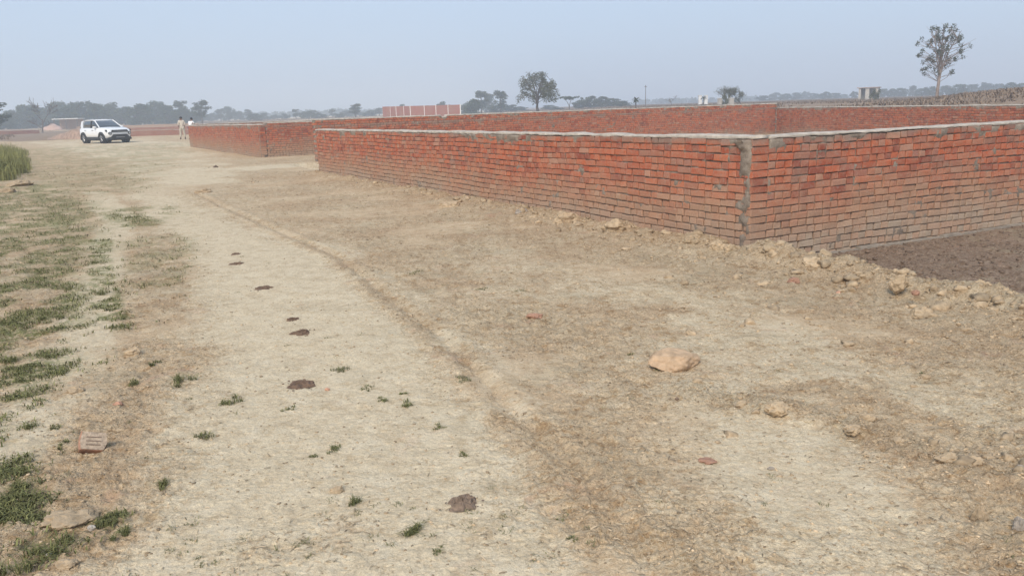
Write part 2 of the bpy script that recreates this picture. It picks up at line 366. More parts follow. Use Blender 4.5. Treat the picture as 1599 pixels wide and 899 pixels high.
def masks(x, y):
    d, s_, wd = pdist(x, y, road, roadw)
    wob = (fbm(x, y, 1.3, 3, 5)-.5)*1.0
    pale = 1-ss(0.50, 1.30, d/np.maximum(wd, .3)+wob*.6)
    d2, _, _ = pdist(x, y, lstrip); pale = np.maximum(pale, .9*(1-ss(.12, .45, d2+wob*.3)))
    d3, _, _ = pdist(x, y, sidep); pale = np.maximum(pale, 1-ss(.6, 1.5, d3+wob*.5))
    for px, py, r_, a_ in pales:
        c_ = at(px, py); pale = np.maximum(pale, a_*.8*np.exp(-((x-c_[0])**2+(y-c_[1])**2)/(r_*r_*1.7)*(0.8+wob))*ss(.30, .62, fbm(x, y, 2.7, 3, 19)))
    br = np.zeros(np.shape(x))
    for px, py, r_, a_ in browns:
        c_ = at(px, py); br = np.maximum(br, a_*np.exp(-((x-c_[0])**2+(y-c_[1])**2)/(r_*r_)))
    for Pg, Wg, ag in bbands:
        dg_, sg_, wg_ = pdist(x, y, Pg, Wg); br = np.maximum(br, ag*(1-ss(.4, 1.3, dg_/wg_+wob*.8)))
    dr, sr, _ = pdist(x, y, rut)
    br = np.maximum(br, .8*np.exp(-((dr-sr*0.05)/.17)**2)*ss(.32, .58, fbm(x, y, 2.6, 3, 31)+.10))
    for Pg, Wg, ag in pbands:
        dg_, sg_, wg_ = pdist(x, y, Pg, Wg); pale = np.maximum(pale, ag*(1-ss(.4, 1.25, dg_/wg_+wob*.8))*ss(.25, .55, fbm(x, y, 1.7, 3, 17)))
    pale = np.clip(pale*(1-br)*(1-.5*ss(14, 24, np.hypot(x, y))*ss(.42, .6, fbm(x, y, .8, 3, 71))), 0, 1)
    gr = np.zeros(np.shape(x))
    for px, py, r_, a_ in greens:
        c_ = at(px, py); gr = np.maximum(gr, a_*np.exp(-((x-c_[0])**2+(y-c_[1])**2)/(r_*r_)))
    for Pg, Wg, ag in gbands:
        dg_, sg_, wg_ = pdist(x, y, Pg, Wg); gr = np.maximum(gr, ag*(1-ss(.6, 1.25, dg_/wg_+wob*.5)))
    gr = np.clip(gr*1.15, 0, 1)*ss(.32, .55, fbm(x, y, 3.4, 3, 77))
    fard = np.hypot(x, y)
    db, sb, _ = pdist(x, y, berm)
    dkk = np.where(sb < 0, ss(.10, .35, db), 0)*(x > B[0]-.2)
    # side of BC facing the camera only
    dkk = dkk*((x-B[0])*(-dBC[1])+(y-B[1])*dBC[0] < .3)
    # farmland behind the plots
    fld = ss(30, 45, y)*ss(-8, 0, x)
    fld = np.maximum(fld, ss(75, 95, fard)*(1-ss(.8, 1.3, d/np.maximum(wd, 1.2))))
    return pale*(1-fld), np.clip(gr+.0*fld, 0, 1), dkk, d, dr, sr, db, sb, fld
def gz(x, y, full=False):
    x = np.asarray(x, float); y = np.asarray(y, float)
    pale, gr, dkk, d, dr, sr, db, sb, fld = masks(x, y)
    dist = np.hypot(x, y)
    z = .035*(fbm(x, y, .35, 2, 3)-.5)*ss(.5, 3, dist)
    z = z+.018*(fbm(x, y, 2.6, 3, 4)-.5)
    dw, _, _ = pdist(x, y, [A, B]); outw = ((x-A[0])*nAB[0]+(y-A[1])*nAB[1]) > -.15
    nearw = np.exp(-(dw/.75)**2)*outw
    z = z+nearw*(.02+.13*fbm(x, y, 2.2, 3, 8)*ss(.3, .7, fbm(x, y, .9, 2, 9)+.1))
    inside = ss(0.15, .6, -((x-A[0])*nAB[0]+(y-A[1])*nAB[1]))
    ber = np.exp(-(db/.30)**2)
    z = z+ber*(.095+.19*(fbm(x, y, 2.6, 3, 10)-.3))
    z = z-.13*dkk
    ins_ = ss(.3, .8, -((x-A[0])*nAB[0]+(y-A[1])*nAB[1]))*ss(.3, .8, (x-B[0])*(-dBC[1])+(y-B[1])*dBC[0])*ss(.3, .8, -((x-A2[0])*-dAD0[1]+(y-A2[1])*dAD0[0]))*ss(.3, .8, -((x-D2[0])*-dDC[1]+(y-D2[1])*dDC[0]))
    z = z-.2*ins_
    z = z-.016*np.exp(-((dr+0.02)/.06)**2)+.012*np.exp(-((dr-.11)/.06)**2)
    dg, _, _ = pdist(x, y, ridge); rg = np.exp(-(dg/.12)**2)
    z = z+rg*.028*ss(.3, .7, fbm(x, y, 3.5, 2, 15))
    da, _, _ = pdist(x, y, rut2); z = z-.012*np.exp(-(da/.06)**2)
    rough = np.clip(.15+.75*(1-pale)*ss(.35, .6, fbm(x, y, .9, 3, 21)+.12)+.7*nearw+.8*ber+.7*rg+.5*dkk, 0, 1)
    bl = billow(x, y, 9, 3, 41)
    z = z+rough*.055*(bl-.6)*np.exp(-dist/60)+np.maximum(nearw, ber)*.03*(billow(x, y, 5, 3, 47)-.6)
    z = z+(.004+rough*.021)*(billow(x, y, 33, 2, 55)-.6)*np.exp(-dist/18)
    # raised fields behind the plots on the right, low swells on the left
    nA = np.array([-dAD0[1], dAD0[0]]); nD = np.array([-dDC[1], dDC[0]])
    back = np.maximum((x-A2[0])*nA[0]+(y-A2[1])*nA[1], (x-D2[0])*nD[0]+(y-D2[1])*nD[1])
    z = z+ss(1.5, 26, back)*ss(6, 30, x)*ss(20, 34, y)*(0.95+.85*ss(20, 34, x-(y-45)*.45)*ss(30, 48, y)*(1-ss(75, 120, y)))
    z = z+ss(1.5, 30, back)*ss(-14, 4, x)*(1-ss(6, 30, x))*ss(26, 36, y)*.45
    z = z+.25*(fbm(x, y, .02, 2, 91)-.5)*ss(60, 140, dist)
    if full: return z, pale, gr, dkk, rough, fld
    return z
def gz1(x, y): return float(gz(np.array([x]), np.array([y]))[0])
def onp(px, py):
    """ground point seen at a photo pixel, following the relief"""
    p = at(px, py)
    for _ in range(3): p = at(px, py, gz1(p[0], p[1]))
    return p
ang = np.concatenate([np.linspace(-180, -44, 20)[:-1], np.linspace(-44, 44, 900), np.linspace(44, 180, 20)[1:]])
rr = np.concatenate([[0.02, .5, 1.0, 1.5], 1/np.linspace(1/2.0, 1/75., 760), np.geomspace(78, 2600, 70)])
AA, RR = np.meshgrid(np.radians(ang), rr)
X = RR*np.sin(AA); Y = RR*np.cos(AA)
Z, pale, gr, dkk, rough, fld = gz(X, Y, True)
nr, na = X.shape
V = np.stack([X, Y, Z], -1).reshape(-1, 3)
i, j = np.meshgrid(np.arange(nr-1), np.arange(na-1), indexing='ij')
Fc = np.stack([i*na+j, i*na+j+1, (i+1)*na+j+1, (i+1)*na+j], -1).reshape(-1, 4)
Fc = Fc[:, ::-1]
# farmland tint goes through the dark channel, softened
att = np.stack([pale, gr, np.clip(np.maximum(dkk, fld*.8), 0, 1), rough], -1).reshape(-1, 4)
g_ = link('ground', mesh('ground', V, np.ascontiguousarray(Fc), M['ground'], True, att)); tag(g_, kind='structure')

# ---------------------------------------------------------------- brick walls
def brick_mesh(L, Dp, Hh, seed):
    r = random.Random(seed); j = lambda a: r.uniform(-a, a)
    x, y, z = L/2, Dp/2, Hh/2
    v = []
    for yy, ins in ((-y+.0, .007), (-y+.008, 0.0), (y, 0.0)):
        for sx, sz in ((-1, -1), (1, -1), (1, 1), (-1, 1)):
            v.append((sx*(x-ins)+j(.0055), yy+(j(.005) if ins else 0), sz*(z-ins)+j(.0042)))
    f = [(0, 1, 2, 3)]
    for k in range(2):
        for q_ in range(4): f.append((4*k+(q_+1) % 4, 4*k+q_, 4*k+4+q_, 4*k+4+(q_+1) % 4))
    f.append((11, 10, 9, 8))
    return v, f
CH = 0.0815
VARS = {k: [brick_mesh(*dims, s) for s in range(6)] for k, dims in {'S': (.224, .108, .071), 'H': (.106, .224, .071)}.items()}
BM = {mn_: {k: [mesh('brick', *vf, M[mn_]) for vf in vs] for k, vs in VARS.items()} for mn_ in ('brick', 'brickred')}
def brick_wall(label, P0, P1, z0top, z1top, zlow, single=0, steps=None, group='brick boundary walls around the plots', face=-1, patches=(), foot=None, mirror=False, quoin=None, mi='brick', seed=1, drop=()):
    """one straight run of wall: local x along the run, local -y is the face seen; bricks in alternate courses"""
    P0 = np.array(P0[:2], float); P1 = np.array(P1[:2], float); d = P1-P0; L = np.linalg.norm(d); d /= L
    rz = math.atan2(d[1], d[0]); root = empty('brick_wall', (P0[0], P0[1], 0), rz)
    tag(root, label, 'brick wall', group)
    nrm = np.array([-d[1], d[0]])                     # local +y in world
    r = random.Random(seed)
    top = lambda x: z0top+(z1top-z0top)*x/L+(steps(x) if steps else 0)
    T = .23
    items = []
    # wall axis lies T/2 behind the seen face
    def wav(x, c): return .009*math.sin(x*1.3+c*.25+seed)+.004*math.sin(x*3.1+seed*2+c*.7)
    nc = int((max(z0top, z1top)+.15-zlow)/CH)+1
    zt0 = max(z0top, z1top)+(max(steps(t*L/60) for t in range(61)) if steps else 0)
    for c in range(nc+3):
        x = r.uniform(0, .1) if (c % 2 and not (mirror or foot)) else 0.0
        hdr = c % 2 == 0
        if quoin and c % 2: x = .118 if quoin == 'end' else -.222
        first = True
        while x < L-.03:
            k = 'H' if (hdr != (r.random() < (.06 if hdr else .38))) else 'S'
            if first and quoin == 'start' and c % 2: k = 'S'
            if first and quoin == 'end' and c % 2 == 0: k = 'H'
            first = False
            bl_ = .106 if k == 'H' else .224
            if x+bl_ > L: k = 'H'; bl_ = .106
            if x+bl_ > L+.01: break
            xm = x+bl_/2
            if mirror: xm = L-xm
            base_top = z0top+(z1top-z0top)*xm/L
            lim = top(xm)
            # courses are counted down from the plain top; raised parts add courses above it
            zc = base_top-.022-(c-3)*CH-CH/2+(wav(xm, c)+r.gauss(0, .0018))*(0.15 if (quoin == 'end' and xm > L-.4) or (quoin == 'start' and xm < .4) else 1)
            if zc+.03 < lim and zc > zlow-.05:
                items.append([xm, k, zc, r.uniform(-.007, .007), r.randrange(6), r.gauss(0, .018), r.gauss(0, .02), c, quoin == 'end' and c % 2 == 0 and x == 0])
            x += bl_+r.uniform(.008, .021)
    def wpos(it):
        p = P0+d*it[0]; return np.array([p[0], p[1], it[2]])
    items.sort(key=lambda it: np.linalg.norm(wpos(it)-[0, 0, EYE]))
    vis = []
    for it in items:
        px, py = proj(wpos(it))
        vis.append(-20 < px < 1620)
    cnt = 0; SV = []; SF = []
    def stuffadd(vf, M_):
        v, f = vf; n0 = len(SV)
        for p in v: SV.append(tuple(M_ @ Vector(p)))
        for q_ in f: SF.append(tuple(n0+i for i in q_))
    for it, vz in zip(items, vis):
        xm, k, zc, dy, vi, ry, rz_, c, qe = it
        dp = .108 if k == 'S' else .224
        loc = Vector((xm, dp/2+dy, zc)); M_ = Matrix.Translation(loc) @ Matrix.Rotation(rz_, 4, 'Z') @ Matrix.Rotation(ry, 4, 'Y')
        if qe:
            ex, ey = float(dBC@d), float(dBC@nrm); M_ = Matrix.Translation(Vector((L+ex*.112-ey*.053, ey*.112+ex*.053, zc))) @ Matrix.Rotation(-math.asin(ex), 4, 'Z')
        if vz and cnt < single and zc > -.16:
            o = bpy.data.objects.new('brick', BM[mi][k][vi]); col.objects.link(o); o.parent = root; o.matrix_local = M_; cnt += 1
        else: stuffadd(VARS[k][vi], M_)
        if k == 'S' and zc > 0.2 and xm > 0:      # the hidden back leaf of the same course
            Mb = Matrix.Translation(Vector((xm, T-.054+.004, zc))) @ Matrix.Rotation(math.pi, 4, 'Z'); stuffadd(VARS['S'][(vi+1) % 6], Mb)
    if SV:
        o = link('brickwork', mesh('brickwork', SV, SF, M[mi]), root); o['kind'] = 'stuff'
    # mortar bed: a lumpy slab slightly behind the brick faces, proud where it was smeared over them
    nx = max(8, int(L/.03)) if single else max(8, int(L/.12)); nz = 56 if single else 14
    xs = np.linspace(.012, L-.014, nx); us = np.linspace(0, 1, nz)
    XX, UU = np.meshgrid(xs, us)
    TP = np.array([top(t) for t in xs])[None, :]+0*UU-.03
    ZZ = zlow-.1+(TP-zlow+.1)*UU
    nz_ = fbm(XX+seed*9, ZZ, 6, 3, 60+seed)
    rec = .021-.021*ss(.66, .84, nz_)
    smear = ss(.56, .70, fbm(XX+seed*3, ZZ*1.5, 2.3, 3, 80+seed))*ss(-.22, -.03, ZZ-TP)
    rec = rec-.026*smear
    for (xc, hw, zl, zh) in patches:
        e = np.exp(-((XX-xc)/hw+(fbm(ZZ*6, XX*4, 1, 3, 12)-.5)*1.4)**4)*((ZZ > zl) & (ZZ < zh))
        rec = rec-.036*e*ss(.36, .60, fbm(XX, ZZ, 9, 3, 66)+.10)
    fr = np.stack([XX, rec, ZZ], -1).reshape(-1, 3)
    bk = np.stack([XX, T-.012+0*rec, ZZ], -1).reshape(-1, 3)
    n1 = len(fr); i, j = np.meshgrid(np.arange(nz-1), np.arange(nx-1), indexing='ij')
    f1 = np.stack([i*nx+j, i*nx+j+1, (i+1)*nx+j+1, (i+1)*nx+j], -1).reshape(-1, 4); f2 = f1[:, ::-1]+n1
    jj = np.arange(nx-1); t1 = (nz-1)*nx; f3 = np.stack([t1+jj, t1+jj+1, n1+t1+jj+1, n1+t1+jj], -1)
    ii = np.arange(nz-1); f4 = np.stack([ii*nx, (ii+1)*nx, n1+(ii+1)*nx, n1+ii*nx], -1)
    f5 = np.stack([ii*nx+nx-1, n1+ii*nx+nx-1, n1+(ii+1)*nx+nx-1, (ii+1)*nx+nx-1], -1)
    link('mortar', mesh('mortar', np.concatenate([fr, bk]), np.concatenate([f1, f2, f3, f4, f5]), M['mortar'], True), root)
    # cement capping
    nx = max(10, int(L/.05)); xs = np.linspace(-.01, L+.01, nx); prof = [(-.002, -.022), (-.006, -.010), (.0, -.002), (.06, .006), (.12, .008), (.18, .004), (.232, -.002), (.236, -.022)]
    vv = []
    for t in xs:
        w_ = .010*(vn(np.array([t*5.]), np.array([seed*1.]), 5)[0]-.5)+.008*(vn(np.array([t*17.]), np.array([seed*1.]), 6)[0]-.5)
        h_ = .004+.022*(vn(np.array([t*2.3]), np.array([seed*1.]), 7)[0]-.35)+.007*(vn(np.array([t*13.]), np.array([seed*1.]), 8)[0]-.5)
        for (yy, z_) in prof: vv.append((t, yy+(w_ if yy < .01 else 0), top(t)+z_*1.0+(h_ if z_ > -.02 else w_*1.2)))
    k = len(prof); ff = []
    for a_ in range(nx-1):
        for b_ in range(k-1): ff.append((a_*k+b_, (a_+1)*k+b_, (a_+1)*k+b_+1, a_*k+b_+1))
    ff.append(tuple(range(k))[::-1][::-1]); ff.append(tuple((nx-1)*k+b_ for b_ in range(k))[::-1])
    link('cement_cap', mesh('cement_cap', vv, ff, M['cap'], True), root)
    if foot:
        mb = MB(); x = 0
        while x < L:
            l_ = r.uniform(.3, .6); a_ = r.uniform(0, .02)
            mb.box(x, min(x+l_-.008, L), -.05-a_, .1, -.35, foot+r.uniform(-.012, .01)); x += l_
        o = mb.build('footing', M['footing'], root)
    return root
LAB = math.dist(A[:2], B[:2])
# the near plot
wAB = brick_wall('long red brick wall beside the dirt road, running from the near corner back to the left', A, B, zA, zB, -.25, single=300, patches=[(LAB-.085, .08, -1, 2), (LAB-.17, .17, zB-.13, 2)], mirror=True, quoin='end', seed=1)
wBC = brick_wall('red brick wall running right from the near corner above the dark soil', np.array([*(B[:2]+dBC*.222), 0]), C_, zB, zB-.0, -.30, single=300, patches=[], quoin='start', foot=-.105, seed=2)

def stepAD(x):
    # raised by a course or two except for a low stretch near the left
    x0 = XG0; x1 = XG1
    if x < x0: return .0
    if x < x1: return -.135
    if x < x1+.28: return -.07
    return 0.0
G0 = at(655, 183, hAD); G1 = at(698, 181, hAD); XG0 = math.dist(A2[:2], G0[:2]); XG1 = math.dist(A2[:2], G1[:2])
wAD = brick_wall('back brick wall of the near plot, seen over the long wall, one stretch of its top lower near the left', A2, D2, hAD, hAD, .0, single=300, steps=stepAD, mi='brickred', seed=3)
dAD = (D2-A2)[:2]; dAD /= np.linalg.norm(dAD)
wDC = brick_wall('darker red brick wall behind the near plot at the right edge, below the dry bank', D2, C_, 1.21, 1.21, .0, single=0, mi='brickred', seed=4)
# the second plot beyond the side path
wW2 = brick_wall('far brick wall on the roadside beyond the side path, ending beside the two people', W2f, W2n, z2f, z2n, -.15, single=120, patches=[(math.dist(W2f[:2], W2n[:2])-.02, .08, -1, 2)], mirror=True, seed=5)
q0 = W2n[:2]+dAD*.235; q1 = W2n[:2]+dAD*16
wW3 = brick_wall('short visible brick wall turning right from the far corner beside the side path', q0, q1, z2n+.05, z2n+.05, -.15, single=60, seed=6)
# its far sides
q2 = W2f[:2]+dAD*16
wW4 = brick_wall('thin dark brick wall line showing just above the far roadside wall', W2f[:2]+dAD*.25, q2, z2f+.06, z2f+.06, .3, seed=7)

def plain_wall(label, P0, P1, z0, z1, c='lowbrick', T=.25, group='low brick walls of the distant plots', name='low_brick_wall', capm='cap', cat='low wall'):
    P0 = np.array(P0[:2], float); P1 = np.array(P1[:2], float); d = P1-P0; L = np.linalg.norm(d); d /= L
    root = empty(name, (P0[0], P0[1], gz1(*P0)), math.atan2(d[1], d[0])); tag(root, label, cat, group)
    r = random.Random(len(label)); mb = MB(); cb = MB(); x = 0; gb = gz1(*P0)
    ztp = z0
    while x < L-.01:
        l_ = min(r.uniform(.8, 2.4), L-x); g0 = gz1(*(P0+d*x))
        tp = z0+(z1-z0)*x/L+r.uniform(-.03, .03)
        mb.box(x, x+l_, 0, T, g0-gb-.2, tp+0*gb); cb.box(x, x+l_-.02, -.012, T+.012, tp, tp+.035); x += l_
    mb.build('brickwork', M[c], root); cb.build('cement_cap', M[capm], root)
    return root
def mat_lowbrick(nm, c1, c2):
    m_, n, b = newmat(nm); g = geo(n)
    q_ = n.nodes.new('ShaderNodeTexCoord'); br = n.nodes.new('ShaderNodeTexBrick'); mp = n.nodes.new('ShaderNodeMapping')
    mp.inputs['Rotation'].default_value = (R(90), 0, 0); n.links.new(q_.outputs['Object'], mp.inputs[0]); n.links.new(mp.outputs[0], br.inputs[0])
    br.inputs['Scale'].default_value = 1; br.inputs['Brick Width'].default_value = .24; br.inputs['Row Height'].default_value = .082; br.inputs['Mortar Size'].default_value = .012
    br.inputs['Color1'].default_value = (*c1, 1); br.inputs['Color2'].default_value = (*c2, 1); br.inputs['Mortar'].default_value = (.24, .19, .15, 1)
    t = noise(n, .8, 4, .6, g.outputs['Position'])
    n.links.new(mix(n, mr(n, t, .35, .7, 0, .5), br.outputs[0], (.33, .22, .16)), b.inputs['Base Color']); b.inputs['Roughness'].default_value = .95
    return m_
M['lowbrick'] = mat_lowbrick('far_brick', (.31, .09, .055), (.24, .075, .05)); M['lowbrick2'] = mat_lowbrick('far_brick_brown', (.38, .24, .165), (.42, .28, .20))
M['white'] = simple('white_paint', (.72, .71, .68), .8, .08, 2); M['panel'] = mat_lowbrick('panel_brick', (.42, .11, .085), (.37, .10, .08))
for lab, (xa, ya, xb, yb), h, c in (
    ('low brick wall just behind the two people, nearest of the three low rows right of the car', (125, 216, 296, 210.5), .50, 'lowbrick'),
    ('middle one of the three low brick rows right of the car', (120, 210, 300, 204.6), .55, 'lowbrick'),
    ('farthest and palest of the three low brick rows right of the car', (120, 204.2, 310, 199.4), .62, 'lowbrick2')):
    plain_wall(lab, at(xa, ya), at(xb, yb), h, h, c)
bk0 = at(84, 217.0); bk1 = at(150, 217.0); bd = (bk1-bk0)[:2]; bL = np.linalg.norm(bd); r_ = random.Random(8); secs = []
for i_ in range(19):
    t = i_/18; hh = .95*min(1, t*1.6+.12)*(.9+.2*r_.random())*(1 if t < .9 else .6); secs.append([(bL*t, -.9+r_.uniform(-.1, .1), -.1), (bL*t, -.55, hh*.6), (bL*t, -.25, hh*.95), (bL*t, .5, hh), (bL*t, 1.4, hh*.9), (bL*t, 2.4, -.1)])
mb = MB(); mb.loft(secs); o = mb.build('earth_bank', simple('bank_soil', (.33, .225, .165), .95, .35, 3, bs=1), None, True, (bk0[0], bk0[1], gz1(*bk0[:2]))); o.rotation_euler = (0, 0, math.atan2(bd[1], bd[0])); tag(o, 'rubbly brown bank rising beside the track behind the rear of the white car', 'earth bank')
plain_wall('low red brick wall at the left edge beyond the tall grass, beside the bare tree', at(-40, 213), at(62, 209), .62, .5, 'lowbrick', group=None)
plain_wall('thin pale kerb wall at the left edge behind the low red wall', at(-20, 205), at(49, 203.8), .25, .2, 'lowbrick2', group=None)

# precast red wall with white posts
pr = empty('panel_wall', (*far(598, 132), 0)); tag(pr, 'distant tall red panel wall with white posts, above the back brick wall', 'wall')
xs_ = [598, 610, 619, 631, 641, 663, 681, 700, 719]; Ds = np.linspace(138, 122, 9); base = far(598, 132)
def slab(mb, P, Q, T, zb, zt0, zt1):
    d = (Q-P)/np.linalg.norm(Q-P); nn = np.array([-d[1], d[0]])*T/2; P_ = P-base; Q_ = Q-base
    v = [(*(P_-nn), zb), (*(Q_-nn), zb), (*(Q_+nn), zb), (*(P_+nn), zb), (*(P_-nn), zt0), (*(Q_-nn), zt1), (*(Q_+nn), zt1), (*(P_+nn), zt0)]
    mb.add(v, [(3, 2, 1, 0), (4, 5, 6, 7), (0, 1, 5, 4), (1, 2, 6, 5), (2, 3, 7, 6), (3, 0, 4, 7)])
for k in range(8):
    P, Q = far(xs_[k], Ds[k]), far(xs_[k+1], Ds[k+1]); ta = 2.42-.02*k
    mb = MB(); slab(mb, P, Q, .12, -.3, ta, ta-.02); mb.build('panel', M['panel'], pr)
for k in range(1, 9):
    P = far(xs_[k], Ds[k]); mb = MB(); e = np.array([.075, 0]); slab(mb, P-e, P+e, .2, -.3, 2.47-.02*k, 2.47-.02*k); mb.build('post', M['white'], pr)

# ---------------------------------------------------------------- trees
def leafquads(cs, n, rad, size, r, flat=1.0):
    """n leaf quads scattered round each centre"""
    C = np.repeat(np.array(cs), n, 0); k = len(C)
    off = r.normal(size=(k, 3)); off /= np.linalg.norm(off, axis=1)[:, None]; off *= (r.rand(k, 1)**.45)*rad; off[:, 2] *= flat
    c = C+off; a = r.normal(size=(k, 3)); a /= np.linalg.norm(a, axis=1)[:, None]; b = np.cross(a, r.normal(size=(k, 3))); b /= np.linalg.norm(b, axis=1)[:, None]
    s = size*(.5+r.rand(k, 1)); a = a*s; b = b*s*.55
    v = np.stack([c-a, c-b*.9, c+a, c+b], 1).reshape(-1, 3)
    return v, np.arange(4*k).reshape(-1, 4)
def grow(mb, tips, r, p, d, L, rad, depth, spread, up, kids, mn=.012):
    n = 4; pts = [p]; rads = [rad]; q_ = p; dd = d
    for i in range(n):
        dd = (dd+Vector((r.gauss(0, .16), r.gauss(0, .16), r.gauss(0, .10)+up*.12))).normalized(); q_ = q_+dd*L/n; pts.append(q_); rads.append(max(mn, rad*(1-.42*(i+1)/n)))
    mb.tube(pts, rads, 6 if depth > 2 else 4, cap=False)
    if depth <= 2: tips.append(tuple(pts[-1])); tips.append(tuple(pts[2]))
    if depth == 0: return
    for k in range(kids):
        t = r.uniform(.45, 1.0) if k else 1.0; b0 = pts[min(n, max(1, int(t*n)))]
        ax = Vector((r.gauss(0, 1), r.gauss(0, 1), 0)).normalized(); nd = (dd+ax*spread*r.uniform(.6, 1.3)+Vector((0, 0, up*.4))).normalized()
        grow(mb, tips, r, b0, nd, L*r.uniform(.62, .85), rads[-1]*.8, depth-1, spread, up, kids, mn)
def limbs(mb, r, trunk, r0_, T_, k, bend):
    """k main limbs from the fork, each feeding the twigs of its share of the targets"""
    mb.tube(trunk, [r0_, r0_*.9, r0_*.8, r0_*.62], 8, cap=False)
    fk = Vector(trunk[-1]); T_s = sorted(T_, key=lambda p: (math.atan2(p[1], p[0]), p[2])); n = len(T_s); g_ = [T_s[i*n//k:(i+1)*n//k] for i in range(k)]
    for grp in g_:
        if not grp: continue
        hi = sorted(grp, key=lambda p: p[2]); c = Vector(hi[int(len(hi)*.8)]); st = fk+Vector((0, 0, r.uniform(-.5, .1)))
        pts = []; dv = c-st
        for i in range(6):
            t = i/5; pts.append(st+Vector((dv.x*(t**1.5), dv.y*(t**1.5), dv.z*(t**.85)))+Vector((r.gauss(0, .05), r.gauss(0, .05), 0))*(0 < i < 5))
        mb.tube(pts, [r0_*.50*(1-t*.15) for t in range(6)], 6, cap=False)
        for q_ in grp:
            q_ = Vector(q_); b = min(range(6), key=lambda i: (pts[i]-q_).length+(1.2 if pts[i].z > q_.z-.3 else 0)); s0 = pts[b]; m1 = s0.lerp(q_, .5)+Vector((r.gauss(0, .12), r.gauss(0, .12), -.05))
            mb.tube([s0, m1, q_], [r0_*.20, r0_*.13, r0_*.06], 4, cap=False)
            for _ in range(2): mb.tube([m1, q_+Vector((r.gauss(0, .25), r.gauss(0, .25), r.gauss(0, .2)))], [r0_*.09, r0_*.05], 3, cap=False)
def norm_tree(mb, lv):
    """scale to unit height, keep the trunk foot at the origin"""
    z = max(max(p[2] for p in mb.v), lv[:, 2].max() if len(lv) else 0)
    mb.v = [(p[0]/z, p[1]/z, p[2]/z) for p in mb.v]
    lv = lv/z if len(lv) else lv
    allv = np.array(mb.v) if not len(lv) else lv
    wd = np.percentile(allv[:, 0], 97)-np.percentile(allv[:, 0], 3)
    return mb, lv, wd
